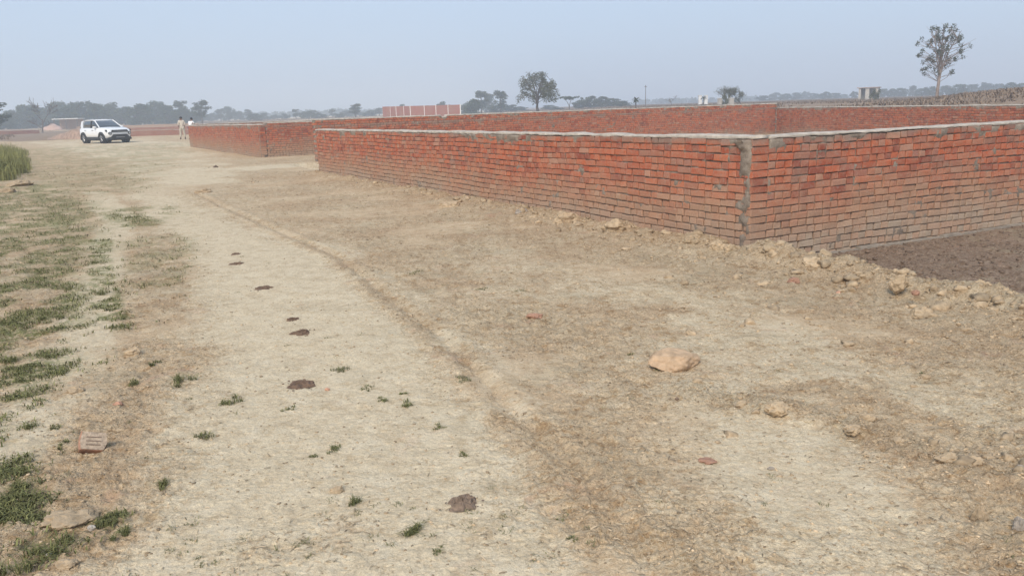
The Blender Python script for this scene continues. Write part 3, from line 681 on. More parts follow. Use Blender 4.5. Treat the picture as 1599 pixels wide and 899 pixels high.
def kind_tree(kind, seed):
    r = random.Random(seed); nr_ = np.random.RandomState(seed); mb = MB(); tips = []; lv = np.zeros((0, 3)); lf = np.zeros((0, 4), int)
    if kind == 'round':
        mb.tube([(0, 0, -.3), (.05, 0, .8), (0, .1, 2.0), (.1, 0, 4.0)], [.3, .24, .2, .1], 7)
        cs = []
        for i in range(38):
            t = r.uniform(0, 2*math.pi); h = r.uniform(.5, 6.6); rr_ = 3.4*math.sqrt(max(0.04, 1-((h-2.9)/4.0)**2))*r.uniform(.15, 1)
            cs.append((math.cos(t)*rr_, math.sin(t)*rr_, h))
            if i % 2 == 0: mb.tube([(0, 0, 1.6), (math.cos(t)*rr_*.5, math.sin(t)*rr_*.5, 1.3+(h-1.3)*.6), cs[-1]], [.12, .07, .03], 4, cap=False)
        lv, lf = leafquads(cs, 95, 1.05, .25, nr_, .95)
    elif kind == 'tall':
        mb.tube([(0, 0, -.3), (.05, 0, 2), (0, .1, 5.0), (.2, 0, 9.3)], [.2, .16, .12, .03], 7); cs = []
        for i in range(26):
            h = r.uniform(2.6, 9.5); t = r.uniform(0, 6.28); rr_ = r.uniform(.2, 1.6)*(1.15-abs(h-6)/7); c_ = (math.cos(t)*rr_, math.sin(t)*rr_, h); cs.append(c_)
            mb.tube([(0, .05, h-1.0), c_], [.06, .02], 4, cap=False)
        lv, lf = leafquads(cs, 75, .75, .22, nr_, 1.15)
    elif kind == 'flat':
        for t in (0, 2.1, 4.2): mb.tube([(0, 0, -.3), (.15*math.cos(t), .15*math.sin(t), 1.6), (1.0*math.cos(t), 1.0*math.sin(t), 2.9), (2.6*math.cos(t), 2.6*math.sin(t), 4.0)], [.2, .15, .1, .04], 6, cap=False)
        cs = [(r.gauss(0, 1.9), r.gauss(0, 1.9), 4.0+r.uniform(-.3, .45)) for _ in range(26)]; lv, lf = leafquads(cs, 60, .8, .2, nr_, .4)
    elif kind == 'bush':
        cs = [(r.gauss(0, 1.0), r.gauss(0, 1.0), r.uniform(.25, 2.0)) for _ in range(16)]
        for c_ in cs: mb.tube([(0, 0, -.1), (c_[0]*.5, c_[1]*.5, c_[2]*.6), c_], [.05, .03, .015], 4, cap=False)
        lv, lf = leafquads(cs, 70, .6, .16, nr_, .8)
    elif kind == 'palm':
        mb.tube([(0, 0, -.2), (.05, 0, 1.2), (0, 0, 2.6)], [.18, .14, .13], 7); vs = []; fs = []
        for k in range(26):
            t = k*2.4; e = r.uniform(-.5, 1.1); L_ = 1.25; p = Vector((0, 0, 2.6)); d = Vector((math.cos(t)*math.cos(e), math.sin(t)*math.cos(e), math.sin(e))); sd_ = d.cross(Vector((0, 0, 1))).normalized()
            prev = None
            for s in range(7):
                wd = .20*math.sin(math.pi*(s+.6)/7.2)+.02; a_ = p+sd_*wd; b_ = p-sd_*wd; n0 = len(vs); vs += [tuple(a_), tuple(b_)]
                if prev is not None and s % 1 == 0: fs.append((prev, prev+1, n0+1, n0))
                prev = n0; p = p+d*L_/7; d = (d+Vector((0, 0, -.16))).normalized()
        lv = np.array(vs); lf = np.array(fs)
    elif kind in ('bare', 'twiggy'):
        grow(mb, tips, r, Vector((0, 0, -.2)), Vector((.02, 0, 1)), 3.2 if kind == 'bare' else 1.3, .17 if kind == 'bare' else .10, 4, .75 if kind == 'bare' else .5, .25, 3, .045 if kind == 'bare' else .022)
        lv, lf = leafquads(tips, 2 if kind == 'bare' else 9, .45, .07, nr_)
    elif kind == 'spread':      # the big lone tree: short trunk, fanned limbs, loose hanging foliage
        T_ = []
        for _ in range(90):
            t = r.uniform(0, 6.28); u = r.uniform(0, 1); h = 2.9+3.6*u; rr_ = 3.1*math.sqrt(max(.03, 1-((h-3.6)/3.1)**2)); T_.append((math.cos(t)*rr_*r.uniform(.35, 1), math.sin(t)*rr_*r.uniform(.35, 1), h))
        limbs(mb, r, [(0, 0, -.3), (.05, 0, .6), (-.04, 0, 1.3), (0, 0, 1.8)], .21, T_, 8, .5)
        hang = [(p[0]*1.04, p[1]*1.04, p[2]-q_) for p in T_ if math.hypot(p[0], p[1]) > 1.9 for q_ in (.45, .9)]
        lv, lf = leafquads(T_+hang, 44, .42, .085, nr_)
    elif kind == 'euc':
        T_ = []
        while len(T_) < 105:
            h = r.uniform(2.6, 7.2); t = r.uniform(0, 6.28); rm_ = np.interp(h, [2.4, 3.4, 5.4, 6.6, 7.3], [1.7, 2.3, 2.5, 1.9, .7])*.92; q_ = r.uniform(.15, 1); T_.append((math.cos(t)*rm_*q_+.15, math.sin(t)*rm_*q_, h))
            if q_ > .3 and h < 3.5 and r.random() < .55: T_.pop()
        limbs(mb, r, [(0, 0, -.3), (.03, 0, .9), (.10, 0, 1.7), (.12, 0, 2.2)], .15, T_, 9, .36)
        lv, lf = leafquads([p for p in T_ if r.random() < .92], 30, .24, .08, nr_, 1.2)
    mb, lv, wd = norm_tree(mb, lv)
    return mb, lv, lf, wd
KM = {'round': ('leafA', 'bark'), 'tall': ('leafA', 'bark'), 'flat': ('leafA', 'bark'), 'bush': ('leafB', 'bark'), 'palm': ('leafA', 'bark'), 'bare': ('leafB', 'bark'), 'twiggy': ('leafB', 'bark'), 'spread': ('leafB', 'bark'), 'euc': ('leafE', 'barkpale')}
TM = {}
for kind, cnt in (('round', 5), ('tall', 3), ('flat', 1), ('bush', 4), ('palm', 1), ('bare', 2), ('twiggy', 2), ('spread', 1), ('euc', 1)):
    for s in range(cnt):
        mb, lv, lf, wd = kind_tree(kind, 100+s*7+len(kind))
        TM.setdefault(kind, []).append((mesh('trunk', mb.v, mb.f, M[KM[kind][1]], True), mesh('crown', lv, lf, M[KM[kind][0]]), wd))
TN = {'round': ('leafy_tree', 'tree'), 'tall': ('tall_tree', 'tree'), 'flat': ('flat_topped_tree', 'tree'), 'bush': ('bush', 'bush'), 'palm': ('palm', 'palm'), 'bare': ('bare_tree', 'tree'), 'twiggy': ('twiggy_tree', 'tree'), 'spread': ('spreading_tree', 'tree'), 'euc': ('slender_tree', 'tree')}
tcount = {}
def tree(kind, x, ytop, wpx, D, label, group=None):
    P = far(x, D); g0 = gz1(*P); yh = 168.4-(x-800)*.0317
    dep = np.array([P[0], P[1], 0])@fw
    H = ztop(P, ytop)-g0; k = tcount.get(kind, 0); tcount[kind] = k+1
    tm, lm, wd = TM[kind][k % len(TM[kind])]
    W = wpx*dep/F/wd
    root = empty(TN[kind][0], (P[0], P[1], g0-.02), rng.uniform(0, 6.28) if kind not in ('spread', 'euc') else 0.4)
    root.scale = (W, W, H)
    tag(root, label, TN[kind][1], group)
    link('trunk', tm, root); link('crown', lm, root)
    return root
# stand-alone trees
tree('euc', 1463, 36, 54, 78, 'tall slender tree with pale trunk and sparse clumped leaves at upper right')
tree('spread', 839, 109, 58, 120, 'lone spreading tree with drooping sparse crown above the middle of the back wall')
tree('bare', 64, 149, 46, 150, 'bare branching tree at far left beside the pale track')
tree('flat', 889, 149.5, 30, 190, 'flat topped thorn tree just right of the lone spreading tree')
tree('palm', 993, 151.5, 12, 120, 'small bushy palm to the left of the thin pole')
tree('twiggy', 1134, 133, 20, 130, 'left one of two thin twiggy trees above the back wall corner')
tree('twiggy', 1158, 133, 22, 130, 'right one of two thin twiggy trees above the back wall corner')
tree('bush', 1133, 145, 14, 125, 'dark bush at the foot of the left twiggy tree beside pale blocks')
tree('palm', 1099, 149, 9, 150, 'tiny dark palm growing between two white gateposts')
tree('bare', 1049, 149, 16, 160, 'small bare shrub tree between the pole and the white gateposts')
tree('tall', 315, 155, 22, 240, 'tall narrow tree just right of the two people')
tree('tall', 284, 156, 16, 260, 'tall narrow tree directly above the standing man')
tree('tall', 782, 140, 18, 230, 'narrow round headed tree left of the lone spreading tree')
tree('tall', 555, 161, 16, 260, 'small tall tree left of the red panel wall')
tree('tall', -6, 158, 30, 150, 'tree cut by the left edge of the picture')
tree('bush', 1366, 137, 12, 135, 'small bush growing against the pale unfinished building')
ORD = ['first', 'second', 'third', 'fourth', 'fifth', 'sixth', 'seventh', 'eighth', 'ninth', 'tenth', 'eleventh', 'twelfth', 'thirteenth', 'fourteenth', 'fifteenth', 'sixteenth', 'seventeenth', 'eighteenth', 'nineteenth', 'twentieth']
def row(lst, where, group, D=(260, 330), kind='round'):
    for i_, t in enumerate(lst):
        x, y, w_ = t[:3]; k = t[3] if len(t) > 3 else kind
        tree(k, x, y, w_, rng.uniform(*D), f"{ORD[i_]} tree from the left {where}", group)
row([(4, 179, 26), (22, 171, 26), (42, 162, 38), (66, 163, 40), (88, 157, 40), (108, 164, 34), (130, 157, 42), (152, 160, 34), (172, 159, 36), (195, 165, 34), (218, 161, 36), (242, 157, 34), (262, 163, 30), (284, 166, 34), (300, 174, 26)], 'in the hazy wood behind the white car', 'trees of the hazy wood on the left', (250, 300))
row([(12, 176, 34), (55, 168, 40), (98, 168, 46), (142, 165, 44), (183, 167, 44), (228, 166, 44), (270, 170, 40), (305, 178, 34)], 'in the rear rank of the left wood', 'rear rank trees of the hazy left wood', (330, 380))
row([(330, 176, 20), (345, 169, 14, 'tall'), (357, 165, 18), (374, 173, 16), (389, 170, 11, 'tall'), (396, 177, 18), (412, 176, 16), (428, 179, 16)], 'in the broken row above the far roadside wall', 'trees above the far roadside wall', (300, 400))
row([(445, 177, 14), (462, 170, 9, 'tall'), (474, 174, 12), (487, 172, 18), (503, 178, 16), (519, 170, 9, 'tall'), (530, 177, 14), (542, 172, 18), (561, 174, 18), (578, 172, 20), (592, 168, 13, 'tall')], 'in the low row left of the red panel wall', 'trees left of the red panel wall', (300, 420))
row([(628, 162, 12), (690, 158, 22), (706, 163, 18)], 'showing above the red panel wall', 'trees behind the red panel wall', (260, 300))
row([(727, 160, 22), (738, 154, 22), (752, 141, 20, 'tall'), (764, 145, 20), (776, 164, 22), (797, 163, 24), (814, 166, 20), (858, 164, 20), (872, 168, 18)], 'in the clump around the spreading tree', 'trees around the lone spreading tree', (210, 300))
row([(905, 156, 20), (920, 149, 26), (938, 150, 26), (956, 153, 24), (972, 157, 22), (988, 164, 16)], 'in the dark clump left of the small palm', 'dark clump of trees left of the pole', (230, 280))
row([(1192, 149, 20), (1209, 144, 20), (1226, 146, 16), (1243, 144, 18), (1258, 142, 14), (1273, 145, 18), (1288, 143, 16), (1303, 145, 18), (1318, 147, 14), (1334, 142, 11)], 'in the row left of the unfinished building', 'hazy trees left of the unfinished building', (380, 520))
row([(1377, 138, 18), (1392, 138, 15), (1407, 137, 16), (1425, 133, 14), (1441, 136, 18), (1456, 134, 14), (1478, 133, 22), (1497, 131, 22), (1518, 131, 22), (1540, 128, 20), (1560, 130, 22), (1580, 128, 22), (1600, 129, 22)], 'in the row above the right bank', 'hazy trees along the right bank', (300, 420))
VV = []; FF = []; n0 = 0
for x in list(range(325, 610, 9))+list(range(1000, 1200, 10)):
    P = far(x, rng.uniform(560, 700)); y_ = 168.4-(x-800)*.0317-rng.uniform(3, 7); H = ztop(P, y_); W = rng.uniform(8, 13)
    cs = [(P[0]+rng.gauss(0, W*.3), P[1]+rng.gauss(0, 3), rng.uniform(.1, .85)*H) for _ in range(9)]; v, f = leafquads(cs, 26, 1.9, 1.0, nrg, .7); VV.append(v); FF.append(f+n0); n0 += len(v)
tag(link('far_wood', mesh('far_wood', np.concatenate(VV), np.concatenate(FF), M['leafA'])), 'faint last line of trees on the hazy horizon', 'far wood', kind='stuff')

# ---------------------------------------------------------------- small far structures
M['pale'] = simple('pale_plaster', (.46, .42, .36), .9, .15, 2); M['darkhole'] = simple('dark_opening', (.04, .04, .045), .9, .1, 2)
P = far(1357, 175); g0 = gz1(*P); s = 175/F
b_ = empty('unfinished_building', (P[0], P[1], g0), -.55); tag(b_, 'small pale unfinished building on the horizon left of the slender tree', 'building')
ht = ztop(P, 136.5)-g0
for (x0, x1, nm) in ((-1.7, -1.3, 'wall'), (-.5, .2, 'wall'), (1.3, 1.7, 'wall')):
    mb = MB(); mb.box(x0, x1, -1.5, 1.5, -.2, ht-.15); mb.build(nm, M['pale'], b_)
mb = MB(); mb.box(-1.3, -.5, .5, .6, -.2, ht-.15); mb.box(.2, 1.3, .5, .6, -.2, ht-.15); mb.build('back_wall', M['pale'], b_)
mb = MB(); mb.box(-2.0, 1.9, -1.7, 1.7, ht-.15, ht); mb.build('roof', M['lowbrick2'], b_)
for i_, x in enumerate((1093, 1102)):
    P = far(x, 150); g0 = gz1(*P); ht = ztop(P, 150)-g0; o = empty('gatepost', (P[0], P[1], g0)); tag(o, ('left' if i_ == 0 else 'right')+' one of two white gateposts on the horizon', 'gatepost', 'white gateposts on the horizon')
    mb = MB(); mb.box(-.28, .28, -.28, .28, -.2, ht); mb.build('post', M['white'], o); mb = MB(); mb.box(-.34, .34, -.34, .34, ht, ht+.12); mb.build('coping', M['white'], o)
for i_, (x, wpx) in enumerate(((1124, 5), (1141, 7))):
    P = far(x, 128); g0 = gz1(*P); ht = ztop(P, 153)-g0; h2 = wpx*128/F/2
    o = empty('concrete_block', (P[0], P[1], g0), .3); tag(o, ('left' if i_ == 0 else 'right')+' pale block beside the bush under the twiggy trees', 'concrete block', 'pale blocks under the twiggy trees')
    mb = MB(); mb.box(-h2, h2, -h2, h2, -.2, ht-.1); mb.build('body', M['pale'], o); mb = MB(); mb.box(-h2-.06, h2+.06, -h2-.06, h2+.06, ht-.1, ht); mb.build('lid', M['white'], o)
P = far(1008, 150); g0 = gz1(*P); o = empty('pole', (P[0], P[1], g0)); tag(o, 'thin straight grey pole standing alone on the horizon', 'pole')
ht = ztop(P, 133)-g0; mb = MB(); mb.tube([(0, 0, -.2), (0, 0, ht)], [.07, .045], 8); mb.build('shaft', M['bark'], o); mb = MB(); mb.box(-.22, .22, -.04, .04, ht-.35, ht-.27); mb.build('crossarm', M['bark'], o)
# low shed and mound by the far left track
P = far(102, 210); g0 = gz1(*P); o = empty('shed', (P[0], P[1], g0)); tag(o, 'long low shed with a pale flat roof left of the white car', 'shed')
zt = ztop(P, 185.2)-g0
mb = MB(); mb.box(-2.9, 2.9, -.1, 3, zt-.18, zt); mb.build('roof', M['white'], o)
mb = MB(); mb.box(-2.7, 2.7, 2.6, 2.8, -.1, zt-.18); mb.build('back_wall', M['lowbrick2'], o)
for x in (-2.6, 0, 2.5): mb = MB(); mb.box(x-.08, x+.08, .1, .26, -.1, zt-.18); mb.build('post', M['bark'], o)
P = far(80, 190); g0 = gz1(*P); mb = MB(); r_ = random.Random(4); secs = []
for i_ in range(13):
    t = i_/12; hh = 1.25*math.sin(math.pi*t)**.6*(.85+.3*r_.random()); ww = 1.1*math.sin(math.pi*t)**.5+.05
    secs.append([(-2.2+4.4*t, -ww, -.1), (-2.2+4.4*t, -ww*.7, hh*.55), (-2.2+4.4*t, 0, hh), (-2.2+4.4*t, ww*.7, hh*.5), (-2.2+4.4*t, ww, -.1)])
mb.loft(secs); M['pinksoil'] = simple('pink_soil', (.50, .34, .27), .95, .15, 2); o = mb.build('earth_mound', M['pinksoil'], None, True, (P[0], P[1], g0)); tag(o, 'pinkish heap of earth by the track beside the bare tree', 'earth mound')

# ---------------------------------------------------------------- dry scrub over the fields
def tufts(P, n, L, wdt, r, lean=.5, z=None):
    """n blades per point, each blade a bent pair of faces"""
    P = np.repeat(np.asarray(P), n, 0); k = len(P); t = r.rand(k)*6.28; Ln = (np.repeat(np.asarray(L), n) if np.ndim(L) else L)*(.45+.75*r.rand(k)); sp = np.repeat(np.asarray(z), n) if z is not None else .3
    rad = sp*np.sqrt(r.rand(k)); th = r.rand(k)*6.28
    b = P+np.stack([rad*np.cos(th), rad*np.sin(th), 0*t], 1)
    d = np.stack([np.cos(t), np.sin(t), 0*t], 1); sd_ = np.stack([-np.sin(t), np.cos(t), 0*t], 1)*(wdt*(.6+.8*r.rand(k)))[:, None]
    ln = lean*(.3+r.rand(k)); zz = np.array([0, 0, 1.])
    mid = b+(d*ln[:, None]*.45+zz)*(Ln*.55)[:, None]*np.array([1, 1, 1]); tip = b+d*(ln*Ln*1.05)[:, None]+zz*(Ln*np.maximum(.15, 1-ln*.45))[:, None]
    v = np.stack([b-sd_, b+sd_, mid+sd_*.8, mid-sd_*.8, tip], 1).reshape(-1, 3)
    i0 = np.arange(k)*5; f4_ = np.stack([i0, i0+1, i0+2, i0+3], 1); f3_ = np.stack([i0+3, i0+2, i0+4, i0+4], 1)
    tri = np.concatenate([f4_[:, [0, 1, 2]], f4_[:, [0, 2, 3]], f3_[:, :3]])
    return v, tri
n = 48000; xs = nrg.uniform(-40, 200, n); ys = 30+nrg.rand(n)**1.5*330
# keep the road side clear
xs2 = nrg.uniform(-200, 0, 22000); ys2 = 85+nrg.rand(22000)**1.3*260; k2 = (xs2/ys2 > -.72) & (pdist(xs2, ys2, road)[0] > 5); xs2 = xs2[k2]; ys2 = ys2[k2]
ok = (xs > -16-(ys-48)*.15) & (xs/ys < .75) & (((xs-A2[0])*-dAD0[1]+(ys-A2[1])*dAD0[0] > 3) | ((xs-D2[0])*-dDC[1]+(ys-D2[1])*dDC[0] > 2)) & ((ys > 48) | (xs > 8)); xs = np.concatenate([xs[ok], xs2]); ys = np.concatenate([ys[ok], ys2])
ok = (fbm(xs, ys, .09, 3, 5) > .40); xs = xs[ok]; ys = ys[ok]
zz = gz(xs, ys); L = .22+.25*nrg.rand(len(xs)); L = L*np.where((xs > 20) & (ys > 50), 1.25, .8)
v, f = tufts(np.stack([xs, ys, zz-.02], 1), 13, L*.8, .035, nrg, 1.6, z=np.full(len(xs), .8))
tag(link('dry_scrub', mesh('dry_scrub', v, f, M['scrub'])), 'low dry brown scrub covering the raised fields behind the plots', 'scrub', kind='stuff')

# ---------------------------------------------------------------- the car
def paint(nm, c, r_=.35, spec=.5, metal=0, coat=0):
    m_, n, b = newmat(nm); b.inputs['Base Color'].default_value = (*c, 1); b.inputs['Roughness'].default_value = r_; b.inputs['Specular IOR Level'].default_value = spec; b.inputs['Metallic'].default_value = metal; b.inputs['Coat Weight'].default_value = coat
    t = noise(n, 3, 4, .6, geo(n).outputs['Position']); n.links.new(mix(n, mr(n, t, .4, .75, 0, .12), c, tuple(x*.8+.03 for x in c)), b.inputs['Base Color']); return m_
M['cwhite'] = paint('car_white', (.80, .80, .79), .3, .5, 0, .6); M['cblack'] = paint('car_black_plastic', (.022, .023, .026), .6, .3); M['glass'] = paint('car_glass', (.035, .045, .055), .06, .8, 0, .5)
M['rubber'] = paint('tyre_rubber', (.022, .021, .021), .9, .2); M['rim'] = paint('alloy', (.33, .33, .34), .35, .5, .7); M['lamp'] = paint('lamp_lens', (.45, .47, .5), .1, .8, .2)
cp = at(166, 223.3); right = np.array([.9, .436]); right /= np.linalg.norm(right); tod = -cp[:2]/np.linalg.norm(cp[:2]); right = np.array([-tod[1], tod[0]])
fwd = math.cos(R(25))*tod+math.sin(R(25))*right
car = empty('parked_car', (cp[0], cp[1], gz1(cp[0], cp[1])), math.atan2(fwd[1], fwd[0])); car.scale = (1.06, 1.06, 1.04); tag(car, 'white compact SUV parked on the dirt track with its front to the camera', 'car')
def body_sec(x):
    # half width, height of the upper edge, underside
    w_ = np.interp(x, [-2.08, -1.9, -1.2, 1.2, 1.75, 2.05, 2.12], [.76, .86, .90, .90, .87, .76, .70]); sh = np.interp(x, [-2.08, -1.95, -1.2, .6, 1.5, 2.0, 2.12], [.92, 1.03, 1.05, 1.02, .99, .90, .80])
    topz = np.interp(x, [-2.08, -1.95, .5, .9, 1.6, 2.0, 2.12], [.97, 1.07, 1.08, 1.10, 1.04, .95, .82]); bot = np.interp(x, [-2.08, -1.8, 1.8, 2.12], [.42, .30, .30, .40])
    hs = [(.70*w_, bot), (.97*w_, bot+.06), (w_, .62), (.985*w_, .80), (.96*w_, sh), (.80*w_, topz), (.0, topz+.02)]
    sec = [(x, -a, b) for a, b in hs]+[(x, a, b) for a, b in hs[::-1][1:]]
    return sec
mb = MB(); mb.loft([body_sec(x) for x in np.concatenate([[-2.08, -1.98], np.linspace(-1.85, 1.85, 16), [1.98, 2.06, 2.12]])], close=True); mb.build('body', M['cwhite'], car, True)
def gh(x, inset=0.0):
    zt = np.interp(x, [-2.0, -1.75, -1.2, -.2, .1, .95], [1.06, 1.50, 1.60, 1.60, 1.555, 1.09]); wt = np.interp(x, [-2.0, -1.5, 0, .95], [.66, .66, .66, .70]); tt_ = np.clip((zt-1.05)/.55, 0.02, 1); wb = .80-.02*abs(x)
    wtop = wb+(wt-.04-wb)*tt_
    return [(x, -wb+inset, 1.04), (x, -wtop+inset, zt-.02), (x, -wtop*.85, zt), (x, wtop*.85, zt), (x, wtop-inset, zt-.02), (x, wb-inset, 1.04)]
xs = [-2.0, -1.88, -1.75, -1.5, -1.2, -.7, -.2, .1, .4, .7, .95]
mb = MB(); mb.loft([gh(x) for x in xs], close=True); mb.build('windows', M['glass'], car, True)
mb = MB(); sc_ = [];
for x in (-1.95, -1.8, -1.6, -1.2, -.7, -.2, .06):
    s_ = gh(x); zt = s_[2][2] if x > -1.75 else 1.52+.0*x; sc_.append([(x, -.64, zt-.035), (x, -.60, zt+.015), (x, -.2, zt+.035), (x, .2, zt+.035), (x, .60, zt+.015), (x, .64, zt-.035)])
mb.loft(sc_, close=True); mb.build('roof', M['cwhite'], car, True)
def bar(mb, a, b, w_): mb.tube([a, b], w_, 5)
for sy in (-1, 1):
    for (nm, a, b, w_, mt) in (('front_pillar', (.93, .76*sy, 1.08), (.06, .62*sy, 1.58), .042, 'cwhite'), ('middle_pillar', (-.25, .805*sy, 1.05), (-.35, .645*sy, 1.56), .035, 'cblack')):
        mb = MB(); bar(mb, a, b, w_); mb.build(nm, M[mt], car)
    mb = MB(); y = .79*sy; mb.add([(-2.0, .74*sy, 1.04), (-1.45, .815*sy, 1.04), (-1.62, .665*sy, 1.56), (-1.86, .655*sy, 1.52), (-2.0, .66*sy, 1.04), (-1.45, .72*sy, 1.04), (-1.62, .57*sy, 1.56), (-1.86, .56*sy, 1.52)], [(0, 1, 2, 3), (7, 6, 5, 4), (0, 4, 5, 1), (1, 5, 6, 2), (2, 6, 7, 3), (3, 7, 4, 0)]); mb.build('rear_pillar', M['cwhite'], car)
    mb = MB(); mb.tube([(-1.6, .58*sy, 1.63), (-1.45, .58*sy, 1.665), (-.2, .58*sy, 1.665), (-.05, .58*sy, 1.62)], .018, 5); mb.build('roof_rail', M['rim'], car)
    # mirror on a stalk
    mb = MB(); mb.loft([[(x_, sy*(.92+dy), 1.09+dz) for dy, dz in ((-.10, -.05), (.10, -.06), (.12, .02), (.08, .08), (-.08, .07))] for x_ in (.50, .58, .66)], close=True); mb.build('mirror', M['cwhite'], car, True)
    mb = MB(); mb.box(-1.5, 1.5, sy*.885-.03, sy*.885+.03, .26, .44); mb.build('side_skirt', M['cblack'], car)
    for i_, hx in enumerate((-.95, .1)):
        mb = MB(); mb.box(hx-.09, hx+.09, sy*.905-.015, sy*.905+.015, .90, .93); mb.build('door_handle', M['rim'], car)
    for wx in (-1.30, 1.32):
        mb = MB(); arc = []
        for t in np.linspace(-.25, math.pi+.25, 15):
            c_, s_ = math.cos(t), math.sin(t); arc.append([(wx+c_*ra, sy*(.84+o_), .35+s_*ra) for ra, o_ in ((.345, .09), (.44, .085), (.44, -.02), (.345, -.02))])
        mb.loft(arc, close=True); mb.build('wheel_arch', M['cblack'], car)
        mb = MB(); mb.tube([(wx, sy*.86, .36), (wx, sy*.60, .36)], .40, 22); mb.build('wheel_well', M['cblack'], car)
        wl = MB(); rp = [(.22, .0), (.30, .0), (.345, .03), (.35, .10), (.345, .19), (.30, .22), (.22, .22)]
        ring = [[(wx+math.cos(t)*a, sy*(.925-b), .35+math.sin(t)*a) for a, b in rp] for t in np.linspace(0, 2*math.pi, 25)]
        wl.loft(ring, cap=False); wo = wl.build('wheel', M['rubber'], car, True)
        rm = MB(); rm.tube([(wx, sy*.89, .35), (wx, sy*.87, .35)], [.07, .08], 10)
        for k in range(5):
            t = k*2*math.pi/5+.3; rm.tube([(wx, sy*.895, .35), (wx+math.cos(t)*.22, sy*.90, .35+math.sin(t)*.22)], [.045, .03], 5)
        rm.loft([[(wx+math.cos(t)*a, sy*b, .35+math.sin(t)*a) for a, b in ((.235, .915), (.20, .90), (.20, .86), (.235, .86))] for t in np.linspace(0, 2*math.pi, 21)], cap=False)
        rm.build('rim', M['rim'], wo)
    # head lamps, day lights, fog housings
    mb = MB(); mb.add([(2.085, sy*.42, .80), (1.90, sy*.86, .83), (1.86, sy*.875, .93), (2.045, sy*.50, .90), (2.155, sy*.40, .79), (1.97, sy*.875, .80), (1.90, sy*.89, .93), (2.10, sy*.46, .895)], [(4, 5, 6, 7), (0, 4, 7, 3), (3, 7, 6, 2), (2, 6, 5, 1), (1, 5, 4, 0)]); mb.build('day_light', M['cblack'], car)
    mb = MB(); mb.loft([[(2.12-.02*k_+.02*abs(k_-1), sy*(.66+a*(.11 if k_ else .10)), .68+b*.10) for a, b in ((-1, -.7), (0, -1), (1, -.6), (1.05, .5), (.2, 1), (-1, .8))] for k_ in (0, 1, 2)], close=True); mb.build('headlight', M['cblack'], car)
    mb = MB(); mb.tube([(2.10, sy*.66, .68), (2.150, sy*.66, .68)], [.07, .06], 10); mb.build('headlight_lens', M['lamp'], car)
mb = MB(); mb.add([(2.165, -.60, .755), (2.165, .60, .755), (2.15, .50, .91), (2.15, -.50, .91), (2.0, -.60, .755), (2.0, .60, .755), (1.95, .44, .90), (1.95, -.44, .90)], [(0, 1, 2, 3), (7, 6, 5, 4), (3, 2, 6, 7), (0, 4, 5, 1), (1, 5, 6, 2), (0, 3, 7, 4)]); gr_ = mb.build('grille', M['cblack'], car)
for k in range(3): mb = MB(); mb.box(2.158, 2.168, -.45, .45, .795+.035*k, .803+.035*k); mb.build('grille_bar', M['rim'], gr_)
mb = MB(); mb.add([(2.17, -.74, .30), (2.17, .74, .30), (2.175, .46, .60), (2.175, -.46, .60), (1.9, -.86, .28), (1.9, .86, .28), (2.0, .46, .62), (2.0, -.46, .62)], [(0, 1, 2, 3), (7, 6, 5, 4), (3, 2, 6, 7), (0, 4, 5, 1), (1, 5, 6, 2), (0, 3, 7, 4)]); mb.build('lower_intake', M['cblack'], car)
mb = MB(); mb.box(1.75, 2.13, -.78, .78, .24, .36); mb.build('front_skid', M['cblack'], car)
mb = MB(); mb.box(2.176, 2.186, -.30, .30, .40, .44); mb.build('bumper_bar', M['rim'], car)
mb = MB(); mb.box(-1.9, 1.9, -.72, .72, .20, .34); mb.build('underbody', M['cblack'], car)
mb = MB(); mb.box(-2.13, -1.95, -.72, .72, .24, .48); mb.build('rear_bumper', M['cblack'], car)

